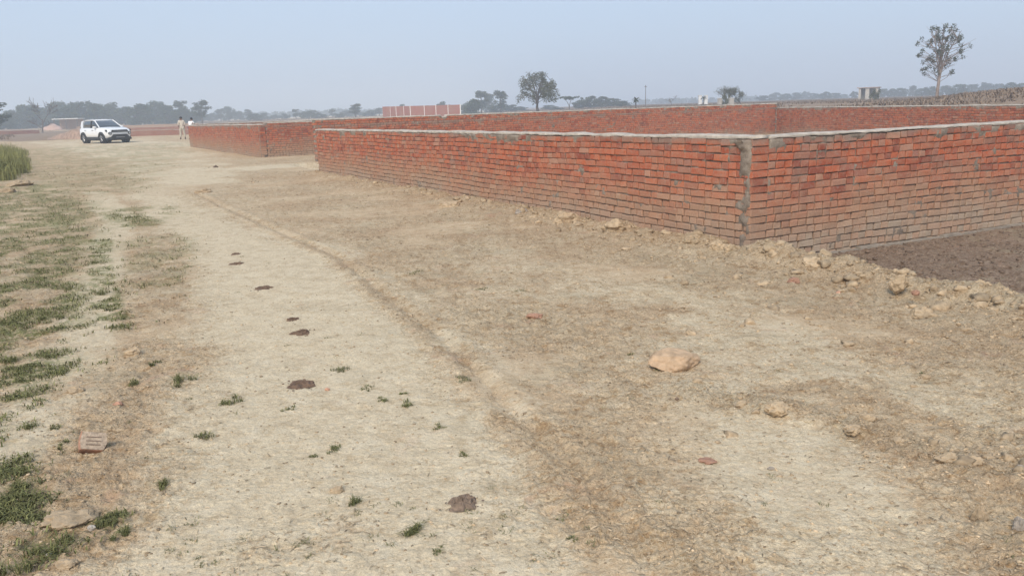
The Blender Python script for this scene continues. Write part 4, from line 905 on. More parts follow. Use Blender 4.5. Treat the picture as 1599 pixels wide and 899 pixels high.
# ---------------------------------------------------------------- people
def skinned(name, chain, mat, parent, sub=2, rootv=0):
    vs = []; es = []; rs = []; idx = {}
    for nm, p, r_, par in chain:
        idx[nm] = len(vs); vs.append(p); rs.append(r_)
        if par is not None: es.append((idx[par], idx[nm]))
    me = bpy.data.meshes.new(name); me.from_pydata(vs, es, []); me.materials.append(mat)
    o = link(name, me, parent); mo = o.modifiers.new('skin', 'SKIN'); mo.use_smooth_shade = True
    for i_, r_ in enumerate(rs):
        me.skin_vertices[0].data[i_].radius = (r_, r_) if not isinstance(r_, tuple) else r_
        me.skin_vertices[0].data[i_].use_root = (i_ == rootv)
    s_ = o.modifiers.new('sub', 'SUBSURF'); s_.levels = sub; s_.render_levels = sub
    return o
def person(loc, rz, label, top, bottom, pose, k=1.0, short=False, cloth_len=.80, shoe='cblack'):
    root = empty('person', loc, rz); root.scale = (k, k, k); tag(root, label, 'person')
    J = pose
    ch = [('pel', (0, 0, .95), .125, None), ('wai', J['wai'], .115, 'pel'), ('che', J['che'], (.165, .115), 'wai'), ('nec', J['nec'], .052, 'che'), ('jaw', J['jaw'], .075, 'nec'), ('hea', J['hea'], .092, 'jaw'), ('cro', J['cro'], .070, 'hea')]
    for s_, S in (('l', -1), ('r', 1)):
        sh, el, wr = J['sh'+s_], J['el'+s_], J['wr'+s_]
        ch += [('sh'+s_, sh, .060, 'che'), ('el'+s_, el, .042, 'sh'+s_), ('wr'+s_, wr, .028, 'el'+s_)]
        d = (Vector(wr)-Vector(el)).normalized(); sd_ = d.cross(Vector((1, 0, 0))).normalized(); pm = Vector(wr)+d*.06; ch.append(('pa'+s_, tuple(pm), (.038, .024), 'wr'+s_))
        for q_, (o_, l_) in enumerate(((-.028, .072), (-.009, .084), (.010, .078), (.028, .062))):
            b1 = pm+sd_*o_*.9+d*.035; b2 = b1+d*l_*.55; b3 = b2+(d+Vector((0, .5, 0)))*l_*.4
            ch += [(f'f{q_}{s_}', tuple(b1), .011, 'pa'+s_), (f'g{q_}{s_}', tuple(b2), .0095, f'f{q_}{s_}'), (f'h{q_}{s_}', tuple(b3), .008, f'g{q_}{s_}')]
        tb = Vector(wr)+d*.03+sd_*-.04; ch += [(f't{s_}', tuple(tb), .012, 'wr'+s_), (f'u{s_}', tuple(tb+d*.05-sd_*.012), .010, f't{s_}')]
        hp, kn, an = J['hp'+s_], J['kn'+s_], J['an'+s_]
        ch += [('hp'+s_, hp, .090, 'pel'), ('kn'+s_, kn, .060, 'hp'+s_), ('an'+s_, an, .042, 'kn'+s_), ('to'+s_, (an[0], an[1]+.13, .035), (.038, .030), 'an'+s_)]
    skinned('body', ch, M['skin'], root, 2)
    hz, hj = Vector(J['hea']), Vector(J['cro'])
    # face: nose, ears, eyes, mouth
    mb = MB(); mb.tube([hz+Vector((0, .085, .01)), hz+Vector((0, .118, -.028))], [.010, .017], 6); mb.build('nose', M['skin'], root, True)
    for S in (-1, 1):
        mb = MB(); mb.tube([hz+Vector((S*.088, 0, .02)), hz+Vector((S*.104, -.01, -.03))], [.020, .014], 6); mb.build('ear', M['skin'], root, True)
        mb = MB(); mb.tube([hz+Vector((S*.034, .078, .012)), hz+Vector((S*.034, .092, .012))], [.014, .009], 6); mb.build('eye', M['cblack'], root, True)
    mb = MB(); mb.tube([hz+Vector((-.028, .083, -.055)), hz+Vector((.028, .083, -.055))], .006, 5); mb.build('mouth', M['lip'], root)
    # hair cap
    vs = []; fs = []; nu, nv = 16, 7; r_ = random.Random(3)
    for a in range(nv+1):
        el = R(90-a*15.5)
        for b in range(nu):
            az = 2*math.pi*b/nu; ext = 1.0 if math.sin(az) < .35 else (1.0 if a < 4 else .86)
            vs.append((hz.x+.104*ext*math.cos(el)*math.cos(az)*(1+r_.uniform(-.03, .03)), hz.y-.008+.116*ext*math.cos(el)*math.sin(az), hz.z+.022+.112*math.sin(el)*(1+r_.uniform(-.03, .03))))
    for a in range(nv):
        for b in range(nu): fs.append((a*nu+b, (a+1)*nu+b, (a+1)*nu+(b+1) % nu, a*nu+(b+1) % nu))
    link('hair', mesh('hair', vs, fs, M['hair'], True), root)
    wz = Vector(J['wai']); cz = Vector(J['che'])
    sh_ = [('hem', (0, wz.y*.3, cloth_len), .150, None), ('pel', (0, wz.y*.6, .98), .142, 'hem'), ('wai', tuple(wz), .140, 'pel'), ('che', tuple(cz), (.185, .135), 'wai'), ('col', tuple((Vector(J['nec'])+cz*.6)/1.6), (.10, .08), 'che')]
    for s_ in 'lr':
        e_ = Vector(J['el'+s_]); s0 = Vector(J['sh'+s_]); f_ = Vector(J['wr'+s_]); endp = (e_*.55+f_*.45) if not short else (s0*.35+e_*.65)
        sh_ += [('sh'+s_, tuple(s0), .078, 'che')]+([('el'+s_, tuple(e_), .064, 'sh'+s_), ('cu'+s_, tuple(endp), .054, 'el'+s_)] if not short else [('cu'+s_, tuple(endp), .068, 'sh'+s_)])
    skinned('shirt', sh_, top, root, 2)
    tr = [('pel', (0, 0, .93), .135, None)]
    for s_ in 'lr':
        h_, kn, an = Vector(J['hp'+s_]), Vector(J['kn'+s_]), Vector(J['an'+s_]); kk = kn if bottom[1] == 'long' else h_*.15+kn*.85
        tr += [('hp'+s_, tuple(h_), .112, 'pel'), ('kn'+s_, tuple(kk), .082, 'hp'+s_)]
        if bottom[1] == 'long': tr += [('an'+s_, tuple(an*.9+kn*.1), .072, 'kn'+s_)]
    skinned('trousers' if bottom[1] == 'long' else 'shorts', tr, bottom[0], root, 2)
    for s_ in 'lr':
        an = Vector(J['an'+s_]); mb = MB(); mb.loft([[(an.x+a*w_, an.y+y_, b) for a, b in ((-1, .0), (1, .0), (.9, h_*.7), (.4, h_), (-.4, h_), (-.9, h_*.7))] for y_, w_, h_ in ((-.07, .035, .07), (0, .045, .10), (.08, .05, .075), (.17, .046, .055), (.21, .025, .035))], close=True); mb.build('shoe', M[shoe], root, True)
    return root
M['skin'] = simple('skin_brown', (.20, .105, .062), .6, .08, 8); M['lip'] = simple('lip', (.16, .06, .045), .6, .05, 8); M['hair'] = simple('hair_black', (.012, .010, .010), .7, .2, 60)
M['khaki'] = simple('khaki_cloth', (.56, .49, .40), .9, .1, 5, bs=.3); M['khaki2'] = simple('light_trousers', (.50, .45, .36), .9, .1, 5, bs=.3); M['wshirt'] = simple('white_cloth', (.78, .76, .76), .9, .08, 5); M['navy'] = simple('navy_cloth', (.05, .04, .10), .9, .1, 5)
stand = dict(wai=(0, .005, 1.08), che=(0, .01, 1.30), nec=(0, .01, 1.46), jaw=(0, .03, 1.53), hea=(0, .02, 1.60), cro=(0, .01, 1.655), shl=(-.175, 0, 1.38), shr=(.175, 0, 1.38), ell=(-.235, -.02, 1.12), elr=(.235, -.03, 1.12), wrl=(-.20, .12, .93), wrr=(.20, .12, .93),
             hpl=(-.095, 0, .87), hpr=(.095, 0, .87), knl=(-.13, .02, .48), knr=(.13, .02, .48), anl=(-.17, 0, .09), anr=(.17, -.01, .09))
lean = dict(stand); lean.update(wai=(0, .03, 1.07), che=(.02, .10, 1.27), nec=(.03, .15, 1.42), jaw=(.03, .19, 1.48), hea=(.03, .19, 1.55), cro=(.03, .18, 1.605), shl=(-.15, .09, 1.35), shr=(.20, .10, 1.34), ell=(-.25, .14, 1.12), wrl=(-.17, .33, 1.06), elr=(.27, .20, 1.13), wrr=(.20, .38, 1.07))
pp = at(286, 217.4); tz = math.atan2(pp[1], pp[0])-math.pi/2
person((pp[0], pp[1], gz1(*pp[:2])), tz, 'standing man seen from behind in loose beige shirt and trousers', M['khaki'], (M['khaki2'], 'long'), stand, 1.0, cloth_len=.78)
pp = at(297.5, 217.6); person((pp[0]+.1, pp[1], gz1(*pp[:2])), tz-.7, 'person in white shirt and dark shorts leaning by the wall end', M['wshirt'], (M['navy'], 'short'), lean, .97, short=True, cloth_len=.86, shoe='skin')

# ---------------------------------------------------------------- stones and lumps
def lump(name, mat, px, py, wpx, hpx, label, cat, group=None, seed=0, sq=.7, detail=3, sharp=.25, sink=.25, keys=None):
    P = onp(px, py); dep = (np.array([P[0], P[1], P[2]])-[0, 0, EYE])@fw; W = wpx*dep/F; Hh = hpx*dep/F
    bm = bmesh.new(); bmesh.ops.create_icosphere(bm, subdivisions=detail+1, radius=1); r_ = random.Random(seed); o1 = [Vector((r_.gauss(0, 1), r_.gauss(0, 1), r_.gauss(0, 1))).normalized() for _ in range(9)]; c1 = [r_.uniform(.62, .92) for _ in range(9)]
    from mathutils import noise as mn
    for v_ in bm.verts:
        p = v_.co.copy()
        for n_, c_ in zip(o1, c1):
            t = p.dot(n_)
            if t > c_: p -= n_*(t-c_)*(1-sharp*.3)
        p *= 1+sharp*.55*mn.noise(p*2.2+Vector((seed*3.1, 0, 0)))+(.04+.18*sharp)*mn.noise(p*5+Vector((0, seed, 0)))+.10*sharp*mn.noise(p*11)
        if name == 'large_rock': p.z *= 1-.38*max(0, p.x)-.1*max(0, -p.x); p.y *= 1-.25*max(0, p.x)
        v_.co = Vector((p.x*W/2, p.y*W/2*sq, p.z*Hh*.62))
    me = bpy.data.meshes.new(name); bm.to_mesh(me); bm.free(); me.materials.append(mat); me.polygons.foreach_set('use_smooth', [False]*len(me.polygons))
    o = link(name, me, None, (P[0], P[1], P[2]+Hh*(.5-sink-(.10 if name != 'large_rock' else 0)))); o.rotation_euler = (0, 0, r_.uniform(-.4, .4)); tag(o, label, cat, group); return o
o = lump('large_rock', M['rock'], 1052, 570, 88, 36, 'large smooth yellowish rock lying on the road at centre right', 'rock', seed=5, sq=.62, detail=4, sharp=.15, sink=.32)
for i_, (nm, mt, px, py, w_, h_, lab) in enumerate([
    ('clod', 'clod', 1405, 445, 32, 26, 'pale round clod standing on the crest before the dark soil'),
    ('clod', 'clod', 1437, 452, 26, 15, 'flat pale clod right beside the round one on the crest'),
    ('clod', 'clod', 1275, 416, 50, 22, 'wide pale lump of earth below the brick corner on the crest'),
    ('clod', 'clod', 1331, 414, 22, 15, 'small pale clod on the crest right of the wide lump'),
    ('clod', 'clod', 1440, 494, 44, 20, 'flattened brown clod below the crest under the round clod'),
    ('rubble_chunk', 'rubble', 1240, 440, 20, 9, 'red brick bit below the brick corner'),
    ('rubble_chunk', 'rubble', 1310, 460, 12, 9, 'small orange brick bit on the slope right of the corner'),
    ('rubble_chunk', 'rubble', 1430, 458, 12, 8, 'tiny red brick bit under the pale flat clod'),
    ('clod', 'clod', 1530, 812, 26, 34, 'upright pointed clod at the lower right edge of the road'),
    ('stone', 'footing', 1592, 822, 24, 22, 'dark grey stone at the right edge near the pointed clod'),
    ('stone', 'clod', 1560, 832, 16, 12, 'small stone between pointed clod and dark grey stone'),
    ('clod', 'clod', 1215, 640, 40, 18, 'brown clod in the ridge right below the yellowish rock'),
    ('clod', 'clod', 1160, 634, 26, 12, 'small clod left of the brown clod in the ridge'),
    ('clod', 'clod', 1355, 656, 28, 14, 'brown clod in the middle of the right hand ridge'),
    ('clod', 'clod', 1330, 672, 30, 13, 'crumbled clod just before the middle of the right hand ridge'),
    ('clod', 'clod', 1400, 690, 24, 11, 'small clod of the right hand ridge past its middle'),
    ('clod', 'clod', 1480, 716, 34, 14, 'dark sided clod near the right end of the ridge'),
    ('clod', 'clod', 1520, 722, 28, 15, 'broken clod at the right end of the ridge'),
    ('stone', 'footing', 1595, 732, 16, 10, 'grey stone at the picture edge right of the ridge'),
    ('clod', 'clod', 962, 356, 44, 20, 'pale heap of soil against the long wall base'),
    ('clod', 'clod', 884, 345, 48, 20, 'brown heap of soil at the long wall base left of the pale heap'),
    ('clod', 'clod', 1005, 364, 34, 12, 'flat clod at the wall base right of the pale heap'),
    ('clod', 'clod', 1075, 378, 22, 11, 'small pale clod at the wall base left of the corner'),
    ('clod', 'clod', 1120, 386, 24, 15, 'rounded clod at the wall base nearest the corner mortar'),
    ('clod', 'clod', 1140, 390, 20, 16, 'brown clod touching the wall just left of the corner'),
    ('stone', 'footing', 815, 332, 22, 9, 'pale flat stone at the middle of the long wall base'),
    ('clod', 'clod', 700, 322, 34, 12, 'low brown clod at the long wall base left of the middle'),
    ('clod', 'clod', 118, 611, 30, 14, 'brown clod in the patchy grass above the broken brick'),
    ('clod', 'clod', 208, 552, 28, 15, 'rounded brown clod on the left verge above the green tufts'),
    ('rubble_chunk', 'rubble', 185, 632, 16, 9, 'red brick bit right above the broken brick'),
    ('stone', 'cap', 77, 868, 14, 9, 'small pale stone in the thick grass patch at lower left'),
    ('stone', 'cap', 143, 824, 12, 8, 'small pale stone right of the lower left grass patch'),
    ('clod', 'clod', 108, 812, 78, 20, 'smooth mound of soil behind the lower left grass patch'),
    ('clod', 'clod', 105, 884, 36, 18, 'pale clod below the thick lower left grass patch'),
    ('rubble_chunk', 'rubble', 511, 609, 8, 6, 'tiny red chip right of the nearest brown dung pat'),
    ('rubble_chunk', 'rubble', 1105, 720, 30, 6, 'long flat orange tile chip on the road at lower right'),
    ('stone', 'footing', 1204, 732, 12, 6, 'small grey stone on the smooth road at lower right'),
    ('stone', 'darkclod', 1057, 623, 7, 5, 'tiny dark stone below the yellowish rock'),
    ('clod', 'clod', 527, 766, 26, 12, 'low clod on the road left of the old dung ring'),
    ('clod', 'clod', 1445, 590, 18, 9, 'lone small clod on the pale slope at right'),
    ('rubble_chunk', 'rubble', 835, 494, 26, 8, 'crushed red brick patch on the slope in mid picture'),
    ('clod', 'clod', 30, 290, 40, 14, 'large clod below the tall grass at the left edge'),
    ('clod', 'clod', 12, 300, 26, 12, 'smaller clod at the left edge below the tall grass'),
    ('clod', 'clod', 318, 300, 26, 9, 'low brown clod on the road before the side path'),
    ('stone', 'darkclod', 337, 262, 8, 5, 'dark stone on the pale ground near the side path'),
    ]):
    lump(nm, M[mt], px, py, w_, h_, lab, {'clod': 'clod', 'stone': 'stone', 'rubble_chunk': 'brick fragment'}[nm], seed=i_+20, sq=.8, detail=3 if w_ > 15 else 2, sharp=.5, sink=.30)
tmpl = []
for s_ in range(8):
    bm = bmesh.new(); bmesh.ops.create_icosphere(bm, subdivisions=1, radius=1); r_ = random.Random(s_)
    for v_ in bm.verts: v_.co *= r_.uniform(.45, 1.15)
    bm.verts.index_update(); tmpl.append((np.array([v_.co[:] for v_ in bm.verts]), np.array([[q_.index for q_ in f_.verts] for f_ in bm.faces]))); bm.free()
# dung pats
for i_, (px, py, w_, h_, lab, mt) in enumerate([
    (471, 600, 46, 15, 'nearest dark brown dung pat on the road', 'dung'), (471, 519, 34, 10, 'dark dung pat just below a smaller one in mid road', 'dung'), (456, 499, 22, 8, 'small dung pat above a larger one in mid road', 'dung'),
    (412, 450, 32, 9, 'dark dung pat with a thin tail farther up the road', 'dung'), (370, 412, 26, 5, 'flat dung pat near the brown patch up the road', 'dung'), (368, 397, 18, 4, 'farthest thin dung pat up the road', 'dung'), (723, 786, 56, 24, 'old grey brown dried dung ring at lower centre', 'olddung')]):
    P = onp(px, py); dep = (P-[0, 0, EYE])@fw; W = w_*dep/F; r_ = random.Random(i_+3); vs = [(0, 0, .014)]; fs = []; n_ = 30; rings = 6
    lobes = [r_.uniform(.60, 1.25) for _ in range(n_)]
    # depth along the view is larger than it looks: the pats are round on the ground
    for k in range(1, rings+1):
        for a in range(n_):
            t = 2*math.pi*a/n_; q_ = (lobes[a]*.6+.2*lobes[(a+1) % n_]+.2*lobes[a-1]) if k > 3 else 1
            rad = W/2*k/rings*q_; tk = .5 if mt == 'dung' else 1.0; z_ = tk*(.007*math.sin(k*2.6+t*1.0)+.022*(1-(k/rings)**2)*r_.uniform(.6, 1.2))+.003*r_.uniform(-1, 1)-(.008 if k == rings else 0)
            vs.append((rad*math.cos(t), rad*math.sin(t)*1.0, z_))
    for a in range(n_):
        fs.append((0, 1+a, 1+(a+1) % n_))
        for k in range(rings-1): fs.append((1+k*n_+a, 1+(k+1)*n_+a, 1+(k+1)*n_+(a+1) % n_, 1+k*n_+(a+1) % n_))
    for _ in range(9):
        t = r_.uniform(0, 6.28); q_ = W/2*r_.uniform(.85, 1.5); s_ = W*r_.uniform(.02, .06); tv, tf = tmpl[_ % 8]; n1 = len(vs)
        vs += [(q_*math.cos(t)+a[0]*s_, q_*math.sin(t)+a[1]*s_, .001+a[2]*s_*.35) for a in tv]; fs += [tuple(int(k2)+n1 for k2 in a) for a in tf]
    o = link('dung_pat', mesh('dung_pat', vs, fs, M[mt]), None, (P[0], P[1], P[2]+.002)); tag(o, lab, 'dung pat', 'dung pats scattered along the road')
# broken brick standing half buried, its marked face to the camera
P = onp(146, 700); bb = empty('broken_brick', (P[0], P[1], P[2]+.028), .30); bb.rotation_euler = (R(48), R(14), R(24)); tag(bb, 'tilted broken brick half, grooved dusty face with a red broken edge, at lower left', 'broken brick')
M['dustybrick'] = simple('dusty_brick', (.40, .31, .225), .95, .35, 60, bs=.8)
mb = MB(); prof = [(-.055, -.045), (.05, -.048), (.062, -.01), (.052, .045), (-.058, .05), (-.064, .0)]
mb.loft([[(x_, y_, z_) for x_, y_ in prof] for z_ in (-.035, .030)], close=True); mb.build('brick_half', M['rubble'], bb)
mb = MB(); mb.loft([[(x_*.96+.004, y_*.96, z_) for x_, y_ in prof] for z_ in (.0295, .036)], close=True); mb.build('dusty_face', M['dustybrick'], bb)
for k in range(3): mb = MB(); mb.box(-.030, .036, -.024+.020*k, -.019+.020*k, .0350, .0378); mb.build('groove_rib', M['olddung'], bb)

# ---------------------------------------------------------------- crumbs, clods, straw
def scatter(n, r, dmin=2.2, dmax=26, power=1.0):
    """points spread so that they are about even over the receding ground"""
    a = np.radians(r.uniform(-40, 40, n)); u = r.rand(n)**power; d = 1/(1/dmin+(1/dmax-1/dmin)*u)
    return d*np.sin(a), d*np.cos(a), d
def notwall(x, y):
    ins = ((x-A[0])*nAB[0]+(y-A[1])*nAB[1]) > .0
    inb = ((x-B[0])*(-dBC[1])+(y-B[1])*dBC[0]) < 0
    return ins | inb
tmpl2 = []
from mathutils import noise as mnz
for s_ in range(8):
    bm = bmesh.new(); bmesh.ops.create_icosphere(bm, subdivisions=2, radius=1)
    for v_ in bm.verts:
        p = v_.co.copy(); q_ = 1+.75*mnz.noise(p*1.3+Vector((s_*5.3, 0, 0)))+.40*mnz.noise(p*3.1+Vector((0, s_*3.7, 0)))+.16*mnz.noise(p*7.5); v_.co = p*max(.35, q_)
    bm.verts.index_update(); tmpl2.append((np.array([v_.co[:] for v_ in bm.verts]), np.array([[q_.index for q_ in f_.verts] for f_ in bm.faces]))); bm.free()
def pebbles(name, x, y, size, mat, label, r, flat=.6, tmpl=tmpl):
    z = gz(x, y); V_ = []; F_ = []; n0 = 0
    for k in range(8):
        m_ = np.arange(len(x)) % 8 == k; n_ = m_.sum(); tv, tf = tmpl[k]
        if not n_: continue
        t = r.rand(n_)*6.28; c_, s_ = np.cos(t), np.sin(t); S = size[m_]; ax = .8+.6*r.rand(n_); fl = flat*(.7+.6*r.rand(n_))
        vx = tv[None, :, 0]*ax[:, None]*S[:, None]; vy = tv[None, :, 1]*S[:, None]; vz = tv[None, :, 2]*(S*fl)[:, None]
        q_ = np.stack([vx*c_[:, None]-vy*s_[:, None]+x[m_][:, None], vx*s_[:, None]+vy*c_[:, None]+y[m_][:, None], vz+(z[m_]+S*fl*.08)[:, None]], -1).reshape(-1, 3)
        V_.append(q_); F_.append((tf[None]+(np.arange(n_)*len(tv))[:, None, None]).reshape(-1, 3)+n0); n0 += len(q_)
    return tag(link(name, mesh(name, np.concatenate(V_), np.concatenate(F_), mat)), label, 'clods' if 'clod' in name else 'crumbs', kind='stuff')
x, y, d = scatter(90000, nrg, 2.2, 30)
pl, gr, dkk, dd, dr, sr, db, sb, fl_ = masks(x, y); dw, _, _ = pdist(x, y, [A, B]); dg, _, _ = pdist(x, y, ridge)
wt = .10+.55*(1-pl)*ss(.35, .6, fbm(x, y, .9, 3, 21)+.12)+.9*np.exp(-(dw/.6)**2)+.9*np.exp(-(db/.35)**2)+.8*np.exp(-(dg/.12)**2)
keep = (nrg.rand(len(x)) < wt*.48) & notwall(x, y) & (dkk < .5); x = x[keep]; y = y[keep]; d = d[keep]
cut = nrg.rand(len(x)) < np.clip(d/5.5, .35, 1); x = x[cut]; y = y[cut]; d = d[cut]; sz = .0020+.0055*nrg.rand(len(x))**2.5+.0009*d
pebbles('soil_crumbs', x, y, sz, M['crumb'], 'small dry crumbs of pale soil strewn over the road', nrg)
x, y, d = scatter(60000, nrg, 2.4, 26, .8)
pl, gr, dkk, dd, dr, sr, db, sb, fl_ = masks(x, y); dw, _, _ = pdist(x, y, [A, B]); dg, _, _ = pdist(x, y, ridge)
wt = .9*np.exp(-(dw/.40)**2)+.9*np.exp(-(db/.33)**2)+.35*np.exp(-(dg/.10)**2)+.16*(1-pl)*ss(.3, 1.6, x)*ss(.4, .6, fbm(x, y, 1.6, 3, 29)+.06)
keep = (nrg.rand(len(x)) < wt*.85) & notwall(x, y) & (dkk < .4); x = x[keep]; y = y[keep]
pebbles('soil_clods', x, y, (.006+.026*nrg.rand(len(x))**3.0)*np.clip(np.hypot(x, y)/8, .3, 1), M['clod'], 'dry clods of earth along the wall base and the crest', nrg, .65)
x, y, d = scatter(52000, nrg, 3.2, 24, .8)
dw, _, _ = pdist(x, y, [A, B]); db, _, _ = pdist(x, y, berm); dg, _, _ = pdist(x, y, ridge); wt = .9*np.exp(-((dw-.12)/.40)**2)+.7*np.exp(-((db-.10)/.36)**2)+.05*np.exp(-(dg/.08)**2)+.06*ss(.5, 1.8, x)*ss(.42, .62, fbm(x, y, 1.2, 3, 39)+.05)
keep = (nrg.rand(len(x)) < wt*.5) & notwall(x, y) & (masks(x, y)[2] < .35); x = x[keep]; y = y[keep]
print('LUMPS', len(x)); pebbles('soil_lump_clods', x, y, (.010+.058*nrg.rand(len(x))**4)*np.clip(np.hypot(x, y)/8, .35, 1), M['clod'], 'larger broken clods heaped at the wall base and on the crest', nrg, .7, tmpl2)
x, y, d = scatter(22000, nrg, 5, 30, .8); _, _, dkk, *_r = masks(x, y); keep = (dkk > .5) & notwall(x, y); x = x[keep]; y = y[keep]
if len(x): pebbles('damp_soil_clods', x, y, .008+.03*nrg.rand(len(x))**2.5, M['darkclod'], 'dark damp crumbs of soil in the dug plot before the right wall', nrg, .6)
# straw bits
x, y, d = scatter(80000, nrg, 2.2, 20); pl, gr, dkk, dd, dr, sr, db, sb, fl_ = masks(x, y)
keep = (nrg.rand(len(x)) < .03+.38*(1-pl)*ss(.4, .65, fbm(x, y, 1.1, 3, 23)+.1)*(1-.6*ss(-.5, 1.0, x)*(1-ss(4, 6.5, y)))) & notwall(x, y) & (dkk < .5); x = x[keep]; y = y[keep]; n_ = len(x); z = gz(x, y)+.004
t = nrg.rand(n_)*6.28; l_ = .005+.014*nrg.rand(n_)**2.5; w_ = .0006+.0007*nrg.rand(n_)+.00016*d[keep]; ti = nrg.uniform(-.25, .25, n_)
ax = np.stack([np.cos(t)*l_, np.sin(t)*l_, ti*l_], 1); bx = np.stack([-np.sin(t)*w_, np.cos(t)*w_, .6*w_], 1); c_ = np.stack([x, y, z], 1)
v = np.stack([c_-ax-bx, c_-ax+bx, c_+bx*1.4+[0, 0, .002], c_-bx*1.4+[0, 0, .002], c_+ax+bx, c_+ax-bx], 1).reshape(-1, 3); i0 = np.arange(n_)*6
f = np.concatenate([np.stack([i0, i0+1, i0+2, i0+3], 1), np.stack([i0+3, i0+2, i0+4, i0+5], 1)])
tag(link('straw_litter', mesh('straw_litter', v, f, M['straw'])), 'dry straw bits littering the earth road', 'straw', kind='stuff')

# ---------------------------------------------------------------- grass
def grass_obj(name, pts, n, L, wdt, spread, mat, label, cat, kind=None, group=None, lean=.9, root=None):
    v, f = tufts(pts, n, L, wdt, nrg, lean, z=spread)
    o = link(name, mesh(name, v, f, mat)); tag(o, label, cat, group, kind); return o
# uncountable verge grass on the left
x, y, d = scatter(190000, nrg, 2.6, 34, .9); pl, gr, dkk, dd, dr, sr, db, sb, fl_ = masks(x, y)
keep = (nrg.rand(len(x)) < gr*ss(.42, .57, fbm(x, y, 8.0, 2, 97))*.8) & (x < 0); print('VERGE', keep.sum()); xg, yg, dg_ = x[keep], y[keep], d[keep]; zg = gz(xg, yg)
h = len(xg)//3
grass_obj('verge_grass', np.stack([xg, yg, zg-.003], 1)[h:], 7, .018+.014*nrg.rand(len(xg)-h)+.0020*dg_[h:], .0032, .03+.0035*dg_[h:], M['grass'], 'short green grass growing in patches along the left verge', 'grass', 'stuff', lean=1.3)
grass_obj('faded_verge_grass', np.stack([xg, yg, zg-.003], 1)[:h], 6, .02+.012*nrg.rand(h), .0018, .04+.002*dg_[:h], M['grass2'], 'faded yellowish grass mixed into the left verge', 'grass', 'stuff', lean=1.3)
# thin single tufts all over the road
x, y, d = scatter(1400, nrg, 2.6, 30); pl, gr, dkk, *_r = masks(x, y); keep = (nrg.rand(len(x)) < .05+.22*(x < .3)*(fbm(x, y, .8, 2, 33) > .5)) & notwall(x, y) & (dkk < .3); x, y, d = x[keep], y[keep], d[keep]
grass_obj('tiny_weeds', np.stack([x, y, gz(x, y)-.003], 1), 14, .012+.012*nrg.rand(len(x)), .0014, .012+.03*nrg.rand(len(x)), M['grass2'], 'tiny faded weeds dotted over the earth road', 'weeds', 'stuff', lean=1.4)
TUFTS = [
    (72, 848, 78, 70, 'thick dark green grass patch at lower left'), (163, 812, 34, 28, 'green grass tuft right behind the thick lower left patch'), (187, 832, 30, 26, 'green tuft right of the thick lower left patch'),
    (28, 760, 40, 26, 'loose green tuft at the left edge above the thick patch'), (48, 786, 26, 16, 'low dark tuft between the left edge tuft and the thick patch'), (92, 773, 14, 14, 'small tuft above the mound of soil at lower left'),
    (286, 592, 38, 26, 'dense green tuft right of the rounded clod on the verge'), (209, 597, 30, 16, 'low green tuft left of the dense one'), (238, 572, 26, 14, 'flat tuft above and left of the dense one'), (362, 623, 44, 20, 'wide green tuft alone on the road left of the nearest dung pat'),
    (315, 681, 44, 16, 'double green tuft on the road right of the broken brick'), (520, 699, 36, 14, 'flat green tuft in mid road below the nearest dung pat'), (486, 713, 20, 10, 'small green tuft left of the flat mid road tuft'),
    (556, 780, 26, 20, 'spiky green tuft left of the old dung ring'), (640, 826, 38, 28, 'green tuft with long blades below the old dung ring'), (687, 858, 18, 12, 'small tuft right of the long bladed tuft'), (256, 756, 24, 22, 'sparse green tuft between broken brick and bottom edge'),
    (97, 692, 10, 16, 'tiny upright green sprout left of the broken brick'), (44, 665, 34, 18, 'dark green tuft at left above the broken brick'), (90, 665, 26, 12, 'flat tuft between the dark tuft and the broken brick'),
    (98, 581, 36, 14, 'flat green tuft on the left verge below the track edge'), (685, 666, 22, 12, 'small round green tuft in mid road'), (724, 708, 22, 10, 'small green tuft right of mid road above the dung ring'), (724, 591, 40, 12, 'flat olive tuft near the wheel rut'),
    (530, 575, 42, 14, 'flat olive tuft right of the nearest dung pat'), (575, 604, 26, 10, 'low tuft left in the cluster right of the nearest dung pat'), (598, 623, 34, 10, 'long flat tuft in the middle of that mid road cluster'), (631, 629, 24, 16, 'darkest tuft of the mid road cluster at its right end'), (628, 613, 18, 9, 'small tuft above the darkest one of the mid road cluster'),
    (640, 427, 46, 8, 'flat green tuft far up the road right of the rut'), (752, 451, 24, 8, 'small olive tuft on the slope in mid picture'), (812, 452, 30, 6, 'thin line of grass right of the small olive tuft'), (450, 636, 14, 12, 'tiny tuft below the nearest dung pat'),
    (177, 480, 24, 16, 'green tuft lowest in the line between the two pale strips'), (168, 455, 26, 18, 'green tuft second from the bottom in the line between the pale strips'), (155, 408, 26, 12, 'green tuft in the middle of the line between the pale strips'), (155, 393, 20, 10, 'green tuft near the top of the line between the pale strips'),
    (200, 338, 46, 14, 'wide green tuft at the head of the verge line'), (75, 496, 44, 30, 'dense green patch on the left verge'), (15, 560, 50, 24, 'dense green patch at the left edge of the verge'), (105, 452, 28, 10, 'flat green patch left of the line between the pale strips'),
    (890, 840, 24, 10, 'faded low tuft at lower centre right of the road crown'), (1440, 587, 24, 8, 'small dark green tuft on the pale slope at right'), (985, 552, 18, 6, 'tiny green tuft just left of the yellowish rock')]
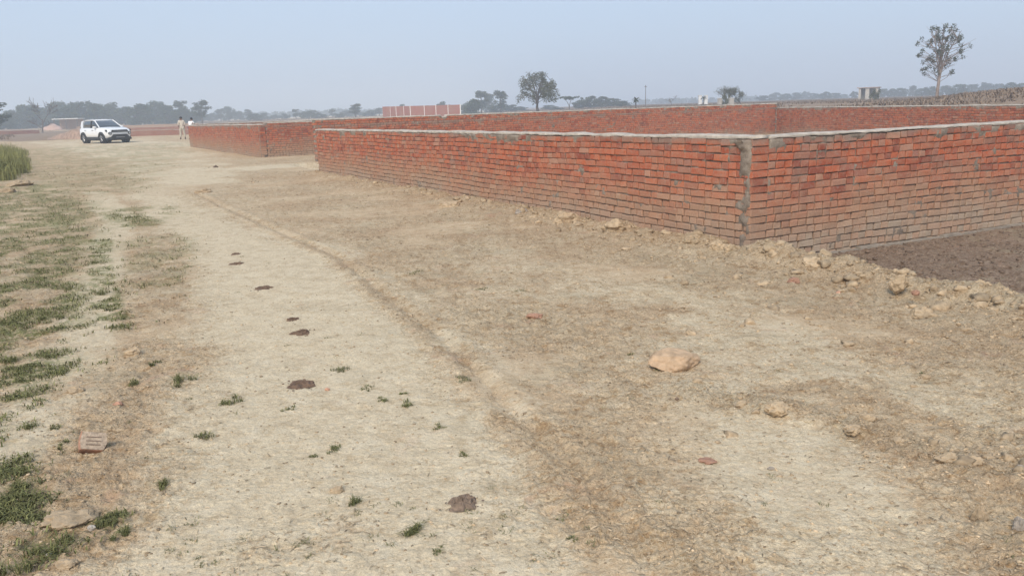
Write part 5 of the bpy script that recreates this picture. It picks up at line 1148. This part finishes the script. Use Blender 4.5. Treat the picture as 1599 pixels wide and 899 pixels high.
for px, py, w_, h_, lab in TUFTS:
    P = onp(px, py+h_*.15); dep = (P-[0, 0, EYE])@fw; W = w_*dep/F; Ht = max(.015, min(.06, h_*dep/F*.55))
    n_ = int(26+min(260, w_*h_*.11)); k_ = 5; r_ = random.Random(int(px)); sub = [(P[0]+r_.gauss(0, W*.20), P[1]+r_.gauss(0, max(W*.16, h_*dep/F*.55))) for _ in range(k_)]
    sub = np.array(sub); pts = np.column_stack([sub, gz(sub[:, 0], sub[:, 1])-.003])
    v, f = tufts(pts-np.array([P[0], P[1], P[2]]), n_//k_+4, Ht, .0012+.00012*dep, nrg, 1.25, z=np.full(k_, W*.17))
    o = link('grass_tuft', mesh('grass_tuft', v, f, M['grass'] if 'olive' not in lab and 'faded' not in lab else M['grass2']), None, P); tag(o, lab, 'grass tuft', 'separate grass tufts on and beside the road')
# tall grass stand at the left edge
c_ = at(8, 270); pts = []; r_ = random.Random(9)
for _ in range(420):
    px = r_.uniform(-45, 40); py = r_.uniform(238, 284) if px < 20 else r_.uniform(236, 272); q_ = at(px, py); pts.append((q_[0], q_[1], gz1(q_[0], q_[1])-.02))
pts = np.array(pts); o_ = pts.mean(0)
hh_ = .72*(.45+.9*fbm(pts[:, 0], pts[:, 1], 1.2, 2, 3))*np.clip((at(52, 250)[0]-pts[:, 0]*at(52, 250)[1]/pts[:, 1])/.9, .25, 1); v, f = tufts(pts-o_, 34, hh_, .006, nrg, .6, z=np.full(len(pts), .25)); o = link('tall_grass', mesh('tall_grass', v, f, M['reed']), None, o_); tag(o, 'stand of tall yellow green grass at the left edge', 'tall grass', kind='stuff')

# ---------------------------------------------------------------- haze
m_ = bpy.data.materials.new('haze_air'); m_.use_nodes = True; n = m_.node_tree; n.nodes.clear(); o = n.nodes.new('ShaderNodeOutputMaterial'); pv = n.nodes.new('ShaderNodeVolumePrincipled')
pv.inputs['Color'].default_value = (.80, .88, .97, 1); pv.inputs['Density'].default_value = .0021; pv.inputs['Anisotropy'].default_value = 0.0; n.links.new(pv.outputs[0], o.inputs['Volume'])
mb = MB(); mb.box(-2700, 2700, -2700, 2700, -4, 40); hz = mb.build('haze', m_); tag(hz, kind='stuff'); hz['label'] = 'pale blue haze over the whole plain'
